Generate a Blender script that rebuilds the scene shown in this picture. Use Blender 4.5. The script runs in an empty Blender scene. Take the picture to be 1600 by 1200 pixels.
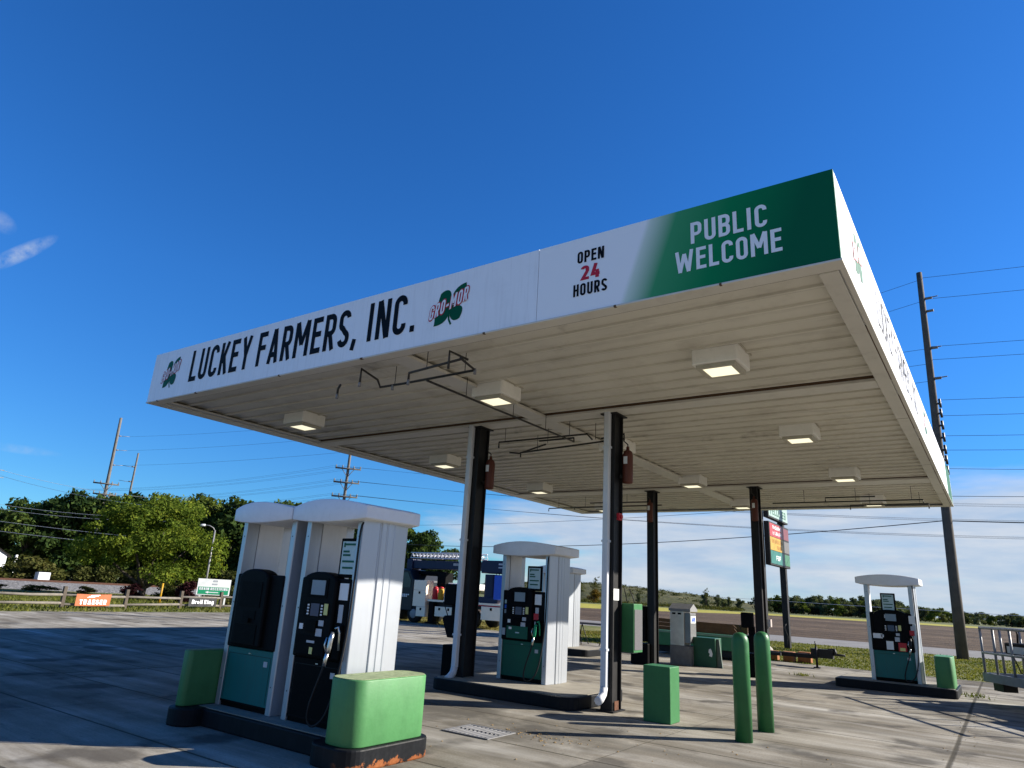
import bpy, bmesh, math, random
import numpy as np
from mathutils import Vector, Matrix
R = math.radians
SC = bpy.context.scene
COL = SC.collection
PI = math.pi

# ------------------------------------------------------------------ camera
cd = bpy.data.cameras.new('camera'); cam = bpy.data.objects.new('camera', cd); COL.objects.link(cam)
cd.sensor_width = 36.0; cd.lens = 1060.7/1600*36; cd.clip_start = 0.05; cd.clip_end = 8000
_p, _r, _y = R(17.0849), R(3.29856), R(-35.5007)
F = Vector((math.sin(_y)*math.cos(_p), math.cos(_y)*math.cos(_p), math.sin(_p)))
RT = Vector((math.cos(_y), -math.sin(_y), 0)); UP = RT.cross(F)
RR = math.cos(_r)*RT + math.sin(_r)*UP; UU = -math.sin(_r)*RT + math.cos(_r)*UP
m = Matrix((RR, UU, -F)).transposed().to_4x4(); m.translation = (0, 0, 1.7)
cam.matrix_world = m
SC.camera = cam

# ------------------------------------------------------------------ light
SUN_DIR = Vector((1.618, 1.37, 1.0)).normalized()
SUN_EL = math.asin(SUN_DIR.z); SUN_AZ = math.atan2(SUN_DIR.x, SUN_DIR.y)
ld = bpy.data.lights.new('sun', 'SUN'); ld.energy = 5.0; ld.angle = R(0.5); ld.color = (1.0, 0.93, 0.82)
sun = bpy.data.objects.new('sun', ld); COL.objects.link(sun)
sun.rotation_euler = SUN_DIR.to_track_quat('Z', 'Y').to_euler(); sun.location = (40, 30, 40)
SC.view_settings.view_transform = 'Standard'; SC.view_settings.look = 'None'
SC.view_settings.exposure = 1.25; SC.view_settings.gamma = 1.0; SC.view_settings.use_curve_mapping = False

W = bpy.data.worlds.new('World'); SC.world = W; W.use_nodes = True
nt = W.node_tree; nt.nodes.clear()
def nn(t, typ, **kw):
    n = t.nodes.new(typ)
    for k, v in kw.items():
        if k.startswith('i_'): n.inputs[k[2:].replace('_', ' ')].default_value = v
        else: setattr(n, k, v)
    return n
def lk(t, a, b): t.links.new(a, b)
def mth(t, op, a, b=None, c=None, clamp=False):
    n = t.nodes.new('ShaderNodeMath'); n.operation = op; n.use_clamp = clamp
    for i, v in enumerate((a, b, c)):
        if v is None: continue
        if hasattr(v, 'links'): t.links.new(v, n.inputs[i])
        else: n.inputs[i].default_value = v
    return n.outputs[0]
def mixc(t, f, a, b, mode='MIX'):
    n = t.nodes.new('ShaderNodeMix'); n.data_type = 'RGBA'; n.blend_type = mode
    for s, v in ((n.inputs[0], f), (n.inputs[6], a), (n.inputs[7], b)):
        if hasattr(v, 'links'): t.links.new(v, s)
        elif s.type == 'RGBA' and len(v) == 3: s.default_value = (*v, 1)
        else: s.default_value = v
    return n.outputs[2]
def ramp(t, f, stops):
    n = t.nodes.new('ShaderNodeValToRGB'); e = n.color_ramp.elements
    while len(e) < len(stops): e.new(0.5)
    for el, (p, c) in zip(e, stops):
        el.position = p; el.color = (c, c, c, 1) if not hasattr(c, '__len__') else (*c, 1)
    t.links.new(f, n.inputs[0]); return n.outputs[0]
sky = nn(nt, 'ShaderNodeTexSky', sky_type='NISHITA', sun_disc=False, sun_elevation=SUN_EL, sun_rotation=SUN_AZ,
         air_density=1.0, dust_density=0.15, ozone_density=2.5, altitude=200)
tc = nn(nt, 'ShaderNodeTexCoord'); sep = nn(nt, 'ShaderNodeSeparateXYZ'); lk(nt, tc.outputs['Generated'], sep.inputs[0])
hsv = nn(nt, 'ShaderNodeHueSaturation', i_Saturation=1.22, i_Value=1.0); lk(nt, sky.outputs[0], hsv.inputs['Color'])
blue = mixc(nt, 1.0, hsv.outputs[0], (0.40, 0.85, 1.31), 'MULTIPLY')   # deep polarised blue of the photograph's sky
el = sep.outputs[2]
lift = nn(nt, 'ShaderNodeVectorMath', operation='SCALE'); lk(nt, blue, lift.inputs[0]); lk(nt, mth(nt, 'ADD', 1.0, mth(nt, 'MULTIPLY', mth(nt, 'MULTIPLY_ADD', el, 3.6, -0.4, clamp=True), 0.20)), lift.inputs['Scale'])
az = mth(nt, 'ARCTAN2', sep.outputs[0], sep.outputs[1])
# low bank of thin cloud along the horizon, thicker towards the right
mp = nn(nt, 'ShaderNodeMapping'); mp.inputs['Scale'].default_value = (3.0, 3.0, 17.0); lk(nt, tc.outputs['Generated'], mp.inputs[0])
n1 = nn(nt, 'ShaderNodeTexNoise', i_Scale=1.5, i_Detail=6.0, i_Roughness=0.55); lk(nt, mp.outputs[0], n1.inputs['Vector'])
bank_top = mth(nt, 'MULTIPLY_ADD', az, 0.06, 0.166)                # elevation of the bank's top
bank_top = mth(nt, 'ADD', bank_top, mth(nt, 'MULTIPLY', mth(nt, 'SUBTRACT', n1.outputs[0], 0.5), 0.075))
bank = mth(nt, 'MULTIPLY', mth(nt, 'SUBTRACT', bank_top, el), 30.0, clamp=True)
edge = mth(nt, 'MULTIPLY_ADD', mth(nt, 'ADD', az, mth(nt, 'MULTIPLY', mth(nt, 'SUBTRACT', n1.outputs[0], 0.5), 0.5)), 7.0, 4.9, clamp=True)
bank = mth(nt, 'MULTIPLY', bank, mth(nt, 'MULTIPLY', edge, mth(nt, 'MULTIPLY_ADD', n1.outputs[0], 1.3, 0.36, clamp=True)), clamp=True)
# two small wisps high on the left
def wisp(azc, elc, saz, sel, slope, seed):
    mp2 = nn(nt, 'ShaderNodeMapping'); mp2.inputs['Location'].default_value = (seed, seed, seed); lk(nt, tc.outputs['Generated'], mp2.inputs[0])
    nz = nn(nt, 'ShaderNodeTexNoise', i_Scale=55.0, i_Detail=5.0, i_Roughness=0.6); lk(nt, mp2.outputs[0], nz.inputs['Vector'])
    da = mth(nt, 'SUBTRACT', az, azc)
    de = mth(nt, 'SUBTRACT', mth(nt, 'SUBTRACT', el, elc), mth(nt, 'MULTIPLY', da, slope))
    q = mth(nt, 'ADD', mth(nt, 'POWER', mth(nt, 'ABSOLUTE', mth(nt, 'DIVIDE', da, saz)), 2.0), mth(nt, 'POWER', mth(nt, 'ABSOLUTE', mth(nt, 'DIVIDE', de, sel)), 2.0))
    g = mth(nt, 'SUBTRACT', 1.0, q, clamp=True)
    return mth(nt, 'MULTIPLY', g, mth(nt, 'MULTIPLY_ADD', nz.outputs[0], 3.2, -1.05, clamp=True), clamp=True)
w1 = wisp(R(-74.4), 0.349, 0.036, 0.013, 0.85, 0.0)
w2 = mth(nt, 'MULTIPLY', wisp(R(-75.9), 0.377, 0.018, 0.012, -0.2, 3.0), 0.45)
w3 = mth(nt, 'MULTIPLY', wisp(R(-71.3), 0.131, 0.045, 0.006, 0.0, 5.0), 0.35)
wis = mth(nt, 'MAXIMUM', mth(nt, 'MAXIMUM', w1, w2), w3)
cl = mth(nt, 'MAXIMUM', mth(nt, 'MULTIPLY', bank, 0.94), mth(nt, 'MULTIPLY', wis, 0.55))
mp4 = nn(nt, 'ShaderNodeMapping'); mp4.inputs['Scale'].default_value = (5.0, 5.0, 26.0); mp4.inputs['Location'].default_value = (2.2, 1.3, .4); lk(nt, tc.outputs['Generated'], mp4.inputs[0])
n4 = nn(nt, 'ShaderNodeTexNoise', i_Scale=1.6, i_Detail=7.0, i_Roughness=0.58); lk(nt, mp4.outputs[0], n4.inputs['Vector'])
cloudc = mixc(nt, mth(nt, 'MULTIPLY_ADD', n4.outputs[0], 3.2, -1.1, clamp=True), (3.7, 4.75, 6.3), (5.6, 6.0, 6.7))
skyc = mixc(nt, cl, lift.outputs[0], cloudc)
bg = nn(nt, 'ShaderNodeBackground'); bg.inputs['Strength'].default_value = 0.05
lk(nt, skyc, bg.inputs['Color']); wo = nn(nt, 'ShaderNodeOutputWorld'); lk(nt, bg.outputs[0], wo.inputs[0])

# ------------------------------------------------------------------ materials
def newmat(name):
    mt = bpy.data.materials.new(name); mt.use_nodes = True; t = mt.node_tree
    b = t.nodes['Principled BSDF']; return mt, t, b
MATS = {}
def mat(name, col, rough=0.5, metal=0.0, var=0.10, vscale=6.0, dirt=0.0, dirtcol=(0.09, 0.075, 0.055), bump=0.0, bscale=40.0, coat=0.0, streak=0.0, spec=0.28, rvar=0.22):
    """painted / plain surface: colour varied by noise, blotchy dirt and vertical streaks that belong to the surface"""
    if name in MATS: return MATS[name]
    mt, t, b = newmat(name)
    geo = nn(t, 'ShaderNodeNewGeometry'); pos = geo.outputs['Position']
    nz = nn(t, 'ShaderNodeTexNoise', i_Scale=vscale, i_Detail=6.0, i_Roughness=0.6); lk(t, pos, nz.inputs['Vector'])
    c = mixc(t, mth(t, 'MULTIPLY_ADD', nz.outputs[0], 2.0, -0.5, clamp=True), tuple(x*(1-var) for x in col), tuple(min(1, x*(1+var)) for x in col))
    if dirt > 0:
        d = nn(t, 'ShaderNodeTexNoise', i_Scale=vscale*2.7, i_Detail=9.0, i_Roughness=0.68); lk(t, pos, d.inputs['Vector'])
        c = mixc(t, mth(t, 'MULTIPLY', mth(t, 'MULTIPLY_ADD', d.outputs[0], 4.0, -2.1, clamp=True), dirt), c, dirtcol)
    if streak > 0:
        mp = nn(t, 'ShaderNodeMapping'); mp.inputs['Scale'].default_value = (9, 9, 0.5); lk(t, pos, mp.inputs[0])
        s = nn(t, 'ShaderNodeTexNoise', i_Scale=3.0, i_Detail=5.0); lk(t, mp.outputs[0], s.inputs['Vector'])
        c = mixc(t, mth(t, 'MULTIPLY', mth(t, 'MULTIPLY_ADD', s.outputs[0], 3.5, -1.7, clamp=True), streak), c, dirtcol)
    lk(t, c, b.inputs['Base Color']); b.inputs['Metallic'].default_value = metal; b.inputs['Specular IOR Level'].default_value = spec
    rr = nn(t, 'ShaderNodeTexNoise', i_Scale=vscale*4, i_Detail=4.0); lk(t, pos, rr.inputs['Vector'])
    lk(t, mth(t, 'MULTIPLY_ADD', rr.outputs[0], rvar, max(0.04, rough-rvar/2)), b.inputs['Roughness'])
    if coat: b.inputs['Coat Weight'].default_value = coat; b.inputs['Coat Roughness'].default_value = 0.12
    if bump > 0:
        n = nn(t, 'ShaderNodeTexNoise', i_Scale=bscale, i_Detail=5.0); lk(t, pos, n.inputs['Vector'])
        bp = nn(t, 'ShaderNodeBump', i_Strength=bump, i_Distance=0.01); lk(t, n.outputs[0], bp.inputs['Height']); lk(t, bp.outputs[0], b.inputs['Normal'])
    MATS[name] = mt; return mt
def emit(name, col, s):
    mt, t, b = newmat(name); b.inputs['Base Color'].default_value = (*col, 1); b.inputs['Emission Color'].default_value = (*col, 1)
    b.inputs['Emission Strength'].default_value = s; MATS[name] = mt; return mt

def concrete_mat():
    mt, t, b = newmat('concrete_pavement')
    geo = nn(t, 'ShaderNodeNewGeometry'); pos = geo.outputs['Position']
    s = nn(t, 'ShaderNodeSeparateXYZ'); lk(t, pos, s.inputs[0]); X, Y = s.outputs[0], s.outputs[1]
    big = nn(t, 'ShaderNodeTexNoise', i_Scale=0.35, i_Detail=7.0, i_Roughness=0.62); lk(t, pos, big.inputs['Vector'])
    mp = nn(t, 'ShaderNodeMapping'); mp.inputs['Scale'].default_value = (0.22, 1.9, 1); mp.inputs['Rotation'].default_value = (0, 0, 0.06); lk(t, pos, mp.inputs[0])
    st = nn(t, 'ShaderNodeTexNoise', i_Scale=1.3, i_Detail=8.0, i_Roughness=0.65); lk(t, mp.outputs[0], st.inputs['Vector'])
    fine = nn(t, 'ShaderNodeTexNoise', i_Scale=38.0, i_Detail=6.0, i_Roughness=0.7); lk(t, pos, fine.inputs['Vector'])
    c = ramp(t, big.outputs[0], [(0.30, (0.155, 0.144, 0.120)), (0.43, (0.245, 0.230, 0.198)), (0.56, (0.345, 0.327, 0.285)), (0.68, (0.435, 0.416, 0.370))])
    c = mixc(t, mth(t, 'MULTIPLY_ADD', st.outputs[0], 3.6, -1.55, clamp=True), mixc(t, 1.0, c, (0.60, 0.57, 0.53), 'MULTIPLY'), c)
    c = mixc(t, 0.5, c, ramp(t, fine.outputs[0], [(0.3, 0.30), (0.5, 0.5), (0.7, 0.68)]), 'OVERLAY')
    # whitish worn tracks
    mp3 = nn(t, 'ShaderNodeMapping'); mp3.inputs['Scale'].default_value = (0.16, 0.75, 1); mp3.inputs['Location'].default_value = (3.1, 7.7, 0); lk(t, pos, mp3.inputs[0])
    wt = nn(t, 'ShaderNodeTexNoise', i_Scale=1.1, i_Detail=7.0, i_Roughness=0.6); lk(t, mp3.outputs[0], wt.inputs['Vector'])
    c = mixc(t, mth(t, 'MULTIPLY', mth(t, 'MULTIPLY_ADD', wt.outputs[0], 6.0, -3.35, clamp=True), 0.75), c, (0.46, 0.45, 0.42))
    # oil spots and drips
    oil = nn(t, 'ShaderNodeTexNoise', i_Scale=1.15, i_Detail=4.0, i_Roughness=0.5); lk(t, pos, oil.inputs['Vector'])
    c = mixc(t, mth(t, 'MULTIPLY', mth(t, 'MULTIPLY_ADD', oil.outputs[0], 9.0, -4.9, clamp=True), 0.72), c, (0.055, 0.05, 0.045))
    vo = nn(t, 'ShaderNodeTexVoronoi', i_Scale=2.6); lk(t, pos, vo.inputs['Vector'])
    c = mixc(t, mth(t, 'MULTIPLY', mth(t, 'MULTIPLY_ADD', vo.outputs[0], -22.0, 1.6, clamp=True), 0.6), c, (0.06, 0.056, 0.05))
    # grey-brown grime worn into the lane where cars stop beside the islands
    gl = nn(t, 'ShaderNodeTexNoise', i_Scale=0.9, i_Detail=8.0, i_Roughness=0.68, i_Distortion=0.6); lk(t, pos, gl.inputs['Vector'])
    ln = mth(t, 'MULTIPLY_ADD', mth(t, 'ABSOLUTE', mth(t, 'SUBTRACT', Y, 8.3)), -0.55, 1.15, clamp=True)
    ln = mth(t, 'MULTIPLY', ln, mth(t, 'MULTIPLY_ADD', mth(t, 'ABSOLUTE', mth(t, 'ADD', X, 6.2)), -0.35, 1.5, clamp=True))
    c = mixc(t, mth(t, 'MULTIPLY', mth(t, 'MULTIPLY', ln, mth(t, 'MULTIPLY_ADD', gl.outputs[0], 4.5, -1.45, clamp=True)), 0.78), c, (0.075, 0.069, 0.058))
    tr3 = nn(t, 'ShaderNodeTexNoise', i_Scale=0.8, i_Detail=3.0); lk(t, mp3.outputs[0], tr3.inputs['Vector'])
    for yc in (6.95, 8.75, 12.7, 14.3):                               # paired tyre tracks along the pump lanes
        tk = mth(t, 'MULTIPLY_ADD', mth(t, 'ABSOLUTE', mth(t, 'SUBTRACT', mth(t, 'ADD', Y, mth(t, 'MULTIPLY', big.outputs[0], 0.5)), yc)), -6.0, 1.1, clamp=True)
        c = mixc(t, mth(t, 'MULTIPLY', mth(t, 'MULTIPLY', tk, mth(t, 'MULTIPLY_ADD', tr3.outputs[0], 3.5, -1.0, clamp=True)), 0.42), c, (0.09, 0.085, 0.075))
    # saw-cut and cold joints
    wob = mth(t, 'MULTIPLY', mth(t, 'SUBTRACT', fine.outputs[0], 0.5), 0.03)
    wob2 = mth(t, 'MULTIPLY', mth(t, 'SUBTRACT', big.outputs[0], 0.5), 0.03)
    def joint(coord, off, pitch, w):
        q = mth(t, 'ADD', mth(t, 'ADD', coord, wob), wob2)
        q = mth(t, 'PINGPONG', mth(t, 'SUBTRACT', q, off), pitch/2)
        return mth(t, 'MULTIPLY_ADD', q, -1.0/w, 1.55, clamp=True)
    jr = mth(t, 'MULTIPLY_ADD', st.outputs[0], 2.4, -0.10, clamp=True)
    j = mth(t, 'MULTIPLY', joint(Y, 10.3, 1.46, 0.015), jr)
    j = mth(t, 'MAXIMUM', j, joint(X, -0.78, 12.4, 0.026))
    j = mth(t, 'MAXIMUM', j, mth(t, 'MULTIPLY', joint(X, -3.9, 6.2, 0.008), 0.6))
    # random crack lines
    cr = nn(t, 'ShaderNodeTexVoronoi', i_Scale=0.16, feature='DISTANCE_TO_EDGE')
    wv = nn(t, 'ShaderNodeVectorMath', operation='ADD'); lk(t, pos, wv.inputs[0])
    nw = nn(t, 'ShaderNodeTexNoise', i_Scale=1.2, i_Detail=5.0); lk(t, pos, nw.inputs['Vector'])
    sc2 = nn(t, 'ShaderNodeVectorMath', operation='SCALE'); sc2.inputs['Scale'].default_value = 0.9; lk(t, nw.outputs['Color'], sc2.inputs[0]); lk(t, sc2.outputs[0], wv.inputs[1])
    lk(t, wv.outputs[0], cr.inputs['Vector'])
    j = mth(t, 'MAXIMUM', j, mth(t, 'MULTIPLY', mth(t, 'MULTIPLY_ADD', cr.outputs[0], -520.0, 1.2, clamp=True), 0.22))
    c = mixc(t, mth(t, 'MULTIPLY', j, 0.85), c, (0.045, 0.04, 0.03))
    lk(t, c, b.inputs['Base Color']); b.inputs['Roughness'].default_value = 0.95; b.inputs['Specular IOR Level'].default_value = 0.08
    hgt = mth(t, 'SUBTRACT', mth(t, 'MULTIPLY', fine.outputs[0], 0.35), j)
    bp = nn(t, 'ShaderNodeBump', i_Strength=0.5, i_Distance=0.008); lk(t, hgt, bp.inputs['Height']); lk(t, bp.outputs[0], b.inputs['Normal'])
    return mt
def ground_mat(name, stops, scale, bump, dist, detail=8.0, stretch=None, rough=0.95, fine=0.0, finescale=30):
    mt, t, b = newmat(name)
    geo = nn(t, 'ShaderNodeNewGeometry'); v = geo.outputs['Position']
    if stretch:
        mp = nn(t, 'ShaderNodeMapping'); mp.inputs['Scale'].default_value = stretch; lk(t, v, mp.inputs[0]); v = mp.outputs[0]
    n = nn(t, 'ShaderNodeTexNoise', i_Scale=scale, i_Detail=detail, i_Roughness=0.68); lk(t, v, n.inputs['Vector'])
    c = ramp(t, n.outputs[0], stops)
    if fine:
        n2 = nn(t, 'ShaderNodeTexNoise', i_Scale=finescale, i_Detail=6.0, i_Roughness=0.7); lk(t, geo.outputs['Position'], n2.inputs['Vector'])
        c = mixc(t, fine, c, ramp(t, n2.outputs[0], [(0.3, 0.2), (0.5, 0.5), (0.7, 0.85)]), 'OVERLAY')
    lk(t, c, b.inputs['Base Color']); b.inputs['Roughness'].default_value = rough; b.inputs['Specular IOR Level'].default_value = 0.2
    bp = nn(t, 'ShaderNodeBump', i_Strength=bump, i_Distance=dist); lk(t, n.outputs[0], bp.inputs['Height']); lk(t, bp.outputs[0], b.inputs['Normal'])
    MATS[name] = mt; return mt
def leaf_mat(name, c0, c1, c2, scale=0.7, trans=0.35):
    mt, t, b = newmat(name); t.nodes.remove(b)
    geo = nn(t, 'ShaderNodeNewGeometry'); oi = nn(t, 'ShaderNodeObjectInfo')
    ad = nn(t, 'ShaderNodeVectorMath', operation='ADD'); lk(t, geo.outputs['Position'], ad.inputs[0]); lk(t, oi.outputs['Location'], ad.inputs[1])
    n = nn(t, 'ShaderNodeTexNoise', i_Scale=scale, i_Detail=3.0); lk(t, ad.outputs[0], n.inputs['Vector'])
    f = mth(t, 'ADD', mth(t, 'MULTIPLY_ADD', n.outputs[0], 1.6, -0.52), mth(t, 'MULTIPLY', mth(t, 'SUBTRACT', geo.outputs['Random Per Island'], 0.5), 0.55))
    f = mth(t, 'ADD', f, mth(t, 'MULTIPLY', mth(t, 'SUBTRACT', oi.outputs['Random'], 0.5), 0.45), clamp=True)
    c = ramp(t, f, [(0.0, c0), (0.5, c1), (1.0, c2)])
    d = nn(t, 'ShaderNodeBsdfDiffuse'); tr = nn(t, 'ShaderNodeBsdfTranslucent'); lk(t, c, d.inputs[0])
    lk(t, mixc(t, 1.0, c, (1.0, 1.0, 0.55), 'MULTIPLY'), tr.inputs[0])
    ms = nn(t, 'ShaderNodeMixShader'); ms.inputs[0].default_value = trans; lk(t, d.outputs[0], ms.inputs[1]); lk(t, tr.outputs[0], ms.inputs[2])
    lk(t, ms.outputs[0], t.nodes['Material Output'].inputs[0]); MATS[name] = mt; return mt

def kerb_mat():
    m_ = mat('black_steel_kerb', (0.009, 0.010, 0.012), 0.5, var=0.3, vscale=7, dirt=0.14, dirtcol=(0.035, 0.035, 0.037), streak=0.16, spec=.1)
    t = m_.node_tree; b = t.nodes['Principled BSDF']; old = b.inputs['Base Color'].links[0].from_socket
    geo = nn(t, 'ShaderNodeNewGeometry'); s = nn(t, 'ShaderNodeSeparateXYZ'); lk(t, geo.outputs['Position'], s.inputs[0])
    nz = nn(t, 'ShaderNodeTexNoise', i_Scale=7.0, i_Detail=7.0, i_Roughness=.7); lk(t, geo.outputs['Position'], nz.inputs['Vector'])
    # rust patches where the steel meets the wet concrete on the near right corner
    h = mth(t, 'MULTIPLY_ADD', s.outputs[2], -13.0, mth(t, 'MULTIPLY_ADD', nz.outputs[0], 5.0, -1.9))
    f = mth(t, 'MULTIPLY', mth(t, 'MULTIPLY', h, 4.0, clamp=True), mth(t, 'MULTIPLY_ADD', s.outputs[0], 8.0, 43.4, clamp=True))
    f = mth(t, 'MULTIPLY', f, mth(t, 'MULTIPLY_ADD', s.outputs[1], -3.0, 21.0, clamp=True))
    rc = ramp(t, nz.outputs[0], [(.35, (.05, .02, .012)), (.55, (.20, .065, .022)), (.7, (.26, .10, .04))])
    t.links.new(mixc(t, f, old, rc), b.inputs['Base Color']); return m_
M_CONC = concrete_mat()
M_WHITE = mat('white_sign_vinyl', (0.86, 0.875, 0.90), 0.38, var=0.03, vscale=1.2, dirt=0.07, streak=0.09, bump=.35, bscale=1.1)
def soffit_mat():
    m_ = mat('cream_soffit_metal', (0.64, 0.60, 0.50), 0.42, var=0.10, vscale=0.45, dirt=0.42, dirtcol=(0.27, 0.225, 0.165))
    t = m_.node_tree; b = t.nodes['Principled BSDF']; old = b.inputs['Base Color'].links[0].from_socket
    geo = nn(t, 'ShaderNodeNewGeometry'); s = nn(t, 'ShaderNodeSeparateXYZ'); lk(t, geo.outputs['Position'], s.inputs[0])
    mp = nn(t, 'ShaderNodeMapping'); mp.inputs['Scale'].default_value = (0.35, 2.2, 1); lk(t, geo.outputs['Position'], mp.inputs[0])
    n1_ = nn(t, 'ShaderNodeTexNoise', i_Scale=1.6, i_Detail=6.0, i_Roughness=.62); lk(t, mp.outputs[0], n1_.inputs['Vector'])
    q = mth(t, 'PINGPONG', mth(t, 'SUBTRACT', s.outputs[1], CY0+.30+.374), .2025)                     # dark line painted along every panel seam as the groove's shade
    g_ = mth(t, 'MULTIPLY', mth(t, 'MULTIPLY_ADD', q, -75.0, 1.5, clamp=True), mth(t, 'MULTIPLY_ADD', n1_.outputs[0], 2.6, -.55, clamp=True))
    c = mixc(t, mth(t, 'MULTIPLY', mth(t, 'MULTIPLY_ADD', n1_.outputs[0], 5.0, -2.7, clamp=True), .42), old, (.27, .235, .18))
    bl = nn(t, 'ShaderNodeTexNoise', i_Scale=.55, i_Detail=7.0, i_Roughness=.7, i_Distortion=.8); lk(t, geo.outputs['Position'], bl.inputs['Vector'])
    c = mixc(t, mth(t, 'MULTIPLY', mth(t, 'MULTIPLY_ADD', bl.outputs[0], 9.0, -5.3, clamp=True), .50), c, (.16, .13, .10))
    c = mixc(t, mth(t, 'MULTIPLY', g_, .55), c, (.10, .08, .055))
    t.links.new(c, b.inputs['Base Color']); return m_
CX0, CX1, CY0, CY1 = -13.28, -0.85, 6.38, 23.92
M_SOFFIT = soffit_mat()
M_TRIM = mat('cream_trim_metal', (0.62, 0.585, 0.51), 0.40, var=0.06, vscale=1.5, dirt=0.22, dirtcol=(0.2, 0.15, 0.1))
M_RUST_SHADE = mat('rusty_seam', (0.10, 0.06, 0.035), 0.8)  # rust on the seams, also the painted shade of the beam gaps
M_FIX = mat('light_housing_paint', (0.86, 0.83, 0.76), 0.4, var=0.05, dirt=0.10)
M_FRAME = mat('light_frame_paint', (0.46, 0.42, 0.33), 0.4, var=0.08, dirt=0.2)
M_LENS = emit('lit_lens', (1.0, 0.93, 0.68), 0.42)
M_BLK = mat('black_column_paint', (0.015, 0.0145, 0.015), 0.5, var=0.25, dirt=0.2, dirtcol=(0.035, 0.032, 0.03), spec=.2)
M_DARKPAN = mat('black_dispenser_plastic', (0.0045, 0.0047, 0.0055), 0.55, var=0.2, vscale=9, spec=.06)
M_DARKPAN2 = mat('black_dispenser_panel', (0.003, 0.0032, 0.0036), 0.55, var=0.2, spec=.05)
M_SILV = mat('silver_dispenser_metal', (0.41, 0.435, 0.47), 0.38, metal=0.60, var=0.02, vscale=2, streak=0.05, rvar=.03)
M_SILVW = mat('white_dispenser_panel', (0.84, 0.86, 0.88), 0.45, var=0.04, streak=0.06)
M_CAP = mat('pale_grey_valance', (0.74, 0.75, 0.77), 0.42, var=0.05, dirt=0.08)
M_TEAL = mat('teal_panel', (0.007, 0.120, 0.112), 0.45, var=0.10, vscale=3, dirt=.18, dirtcol=(.03, .07, .06), streak=.30)
M_DGREEN = mat('dark_green_panel', (0.006, 0.085, 0.046), 0.45, var=0.12, vscale=3, dirt=.18, dirtcol=(.02, .05, .03), streak=.30)
def scuffed(name, col, rough, chips):
    m_ = mat(name, col, rough, var=.12, vscale=3.0, dirt=.28, dirtcol=tuple(x*.55 for x in col), bump=.12, bscale=25, streak=.12)
    t = m_.node_tree; b = t.nodes['Principled BSDF']; old = b.inputs['Base Color'].links[0].from_socket; geo = nn(t, 'ShaderNodeNewGeometry')
    n = nn(t, 'ShaderNodeTexNoise', i_Scale=chips, i_Detail=5.0, i_Roughness=.75); lk(t, geo.outputs['Position'], n.inputs['Vector'])
    mp = nn(t, 'ShaderNodeMapping'); mp.inputs['Scale'].default_value = (2, 2, 26); lk(t, geo.outputs['Position'], mp.inputs[0])
    n2 = nn(t, 'ShaderNodeTexNoise', i_Scale=1.4, i_Detail=6.0, i_Roughness=.7); lk(t, mp.outputs[0], n2.inputs['Vector'])
    c = mixc(t, mth(t, 'MULTIPLY', mth(t, 'MULTIPLY_ADD', n2.outputs[0], 9.0, -5.9, clamp=True), .45), old, tuple(min(1, x*1.5+.03) for x in col))   # rub marks
    c = mixc(t, mth(t, 'MULTIPLY', mth(t, 'MULTIPLY_ADD', n.outputs[0], 22.0, -15.2, clamp=True), .85), c, (.035, .05, .03))                     # chips
    t.links.new(c, b.inputs['Base Color']); return m_
M_GREEN = scuffed('green_bumper_paint', (0.060, 0.190, 0.068), .5, 17.0)
M_GREEN2 = scuffed('green_bollard_paint', (0.028, 0.135, 0.045), .42, 14.0)
M_GREEN3 = scuffed('deep_green_box_paint', (0.036, 0.150, 0.052), .45, 13.0)
M_LICHEN = mat('worn_bumper_top', (0.20, 0.24, 0.13), 0.9, var=0.4, vscale=18, dirt=0.7, dirtcol=(0.10, 0.22, 0.09))
M_KERB = kerb_mat()
M_RUST = mat('rusted_steel', (0.10, 0.042, 0.022), 0.9, var=0.4, vscale=25, dirt=0.5, dirtcol=(0.08, 0.03, 0.02))
M_ISLE = mat('island_concrete', (0.24, 0.22, 0.18), 0.9, var=0.2, vscale=4, dirt=0.3, bump=0.3)
M_DOWN = mat('white_downspout_paint', (0.62, 0.64, 0.67), 0.4, var=0.05, dirt=0.10, streak=0.1)
M_PIPE = mat('dark_pipe_metal', (0.05, 0.047, 0.044), 0.45, metal=0.5, var=0.2)
M_GALV = mat('galvanised_steel', (0.22, 0.22, 0.225), 0.5, metal=0.35, var=0.15, vscale=10)
M_REDCYL = mat('faded_red_paint', (0.105, 0.032, 0.020), 0.5, var=0.15)
M_RED = mat('red_plastic', (0.45, 0.02, 0.03), 0.4)
M_GREYLBL = mat('grey_label', (0.42, 0.44, 0.46), 0.5, var=0.05)
M_WHITELBL = mat('white_label', (0.72, 0.73, 0.72), 0.5, var=0.05)
M_YLBL = mat('yellow_label', (0.62, 0.60, 0.22), 0.5, var=0.05)
M_SCREEN = mat('lcd_screen', (0.20, 0.25, 0.30), 0.18, var=0.08)
M_SCREEN2 = mat('dim_screen', (0.06, 0.08, 0.13), 0.15, var=0.08)
M_TEALLBL = mat('pale_teal_poster', (0.42, 0.55, 0.55), 0.5, var=0.1, vscale=30)
M_RUBBER = mat('black_rubber', (0.012, 0.012, 0.013), 0.6, var=0.2)
M_CHROME = mat('worn_aluminium', (0.55, 0.55, 0.53), 0.3, metal=0.9, var=0.1)
M_STAIN = mat('stainless_steel', (0.66, 0.62, 0.54), 0.36, metal=0.45, var=0.25, vscale=2.2)
M_WOODP = mat('weathered_pole_wood', (0.085, 0.075, 0.066), 0.9, var=0.25, vscale=3, streak=0.5, bump=0.4)
M_WOODPL = mat('pale_weathered_wood', (0.125, 0.118, 0.11), 0.9, var=0.2, vscale=3, dirt=0.3, bump=0.3)
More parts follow.
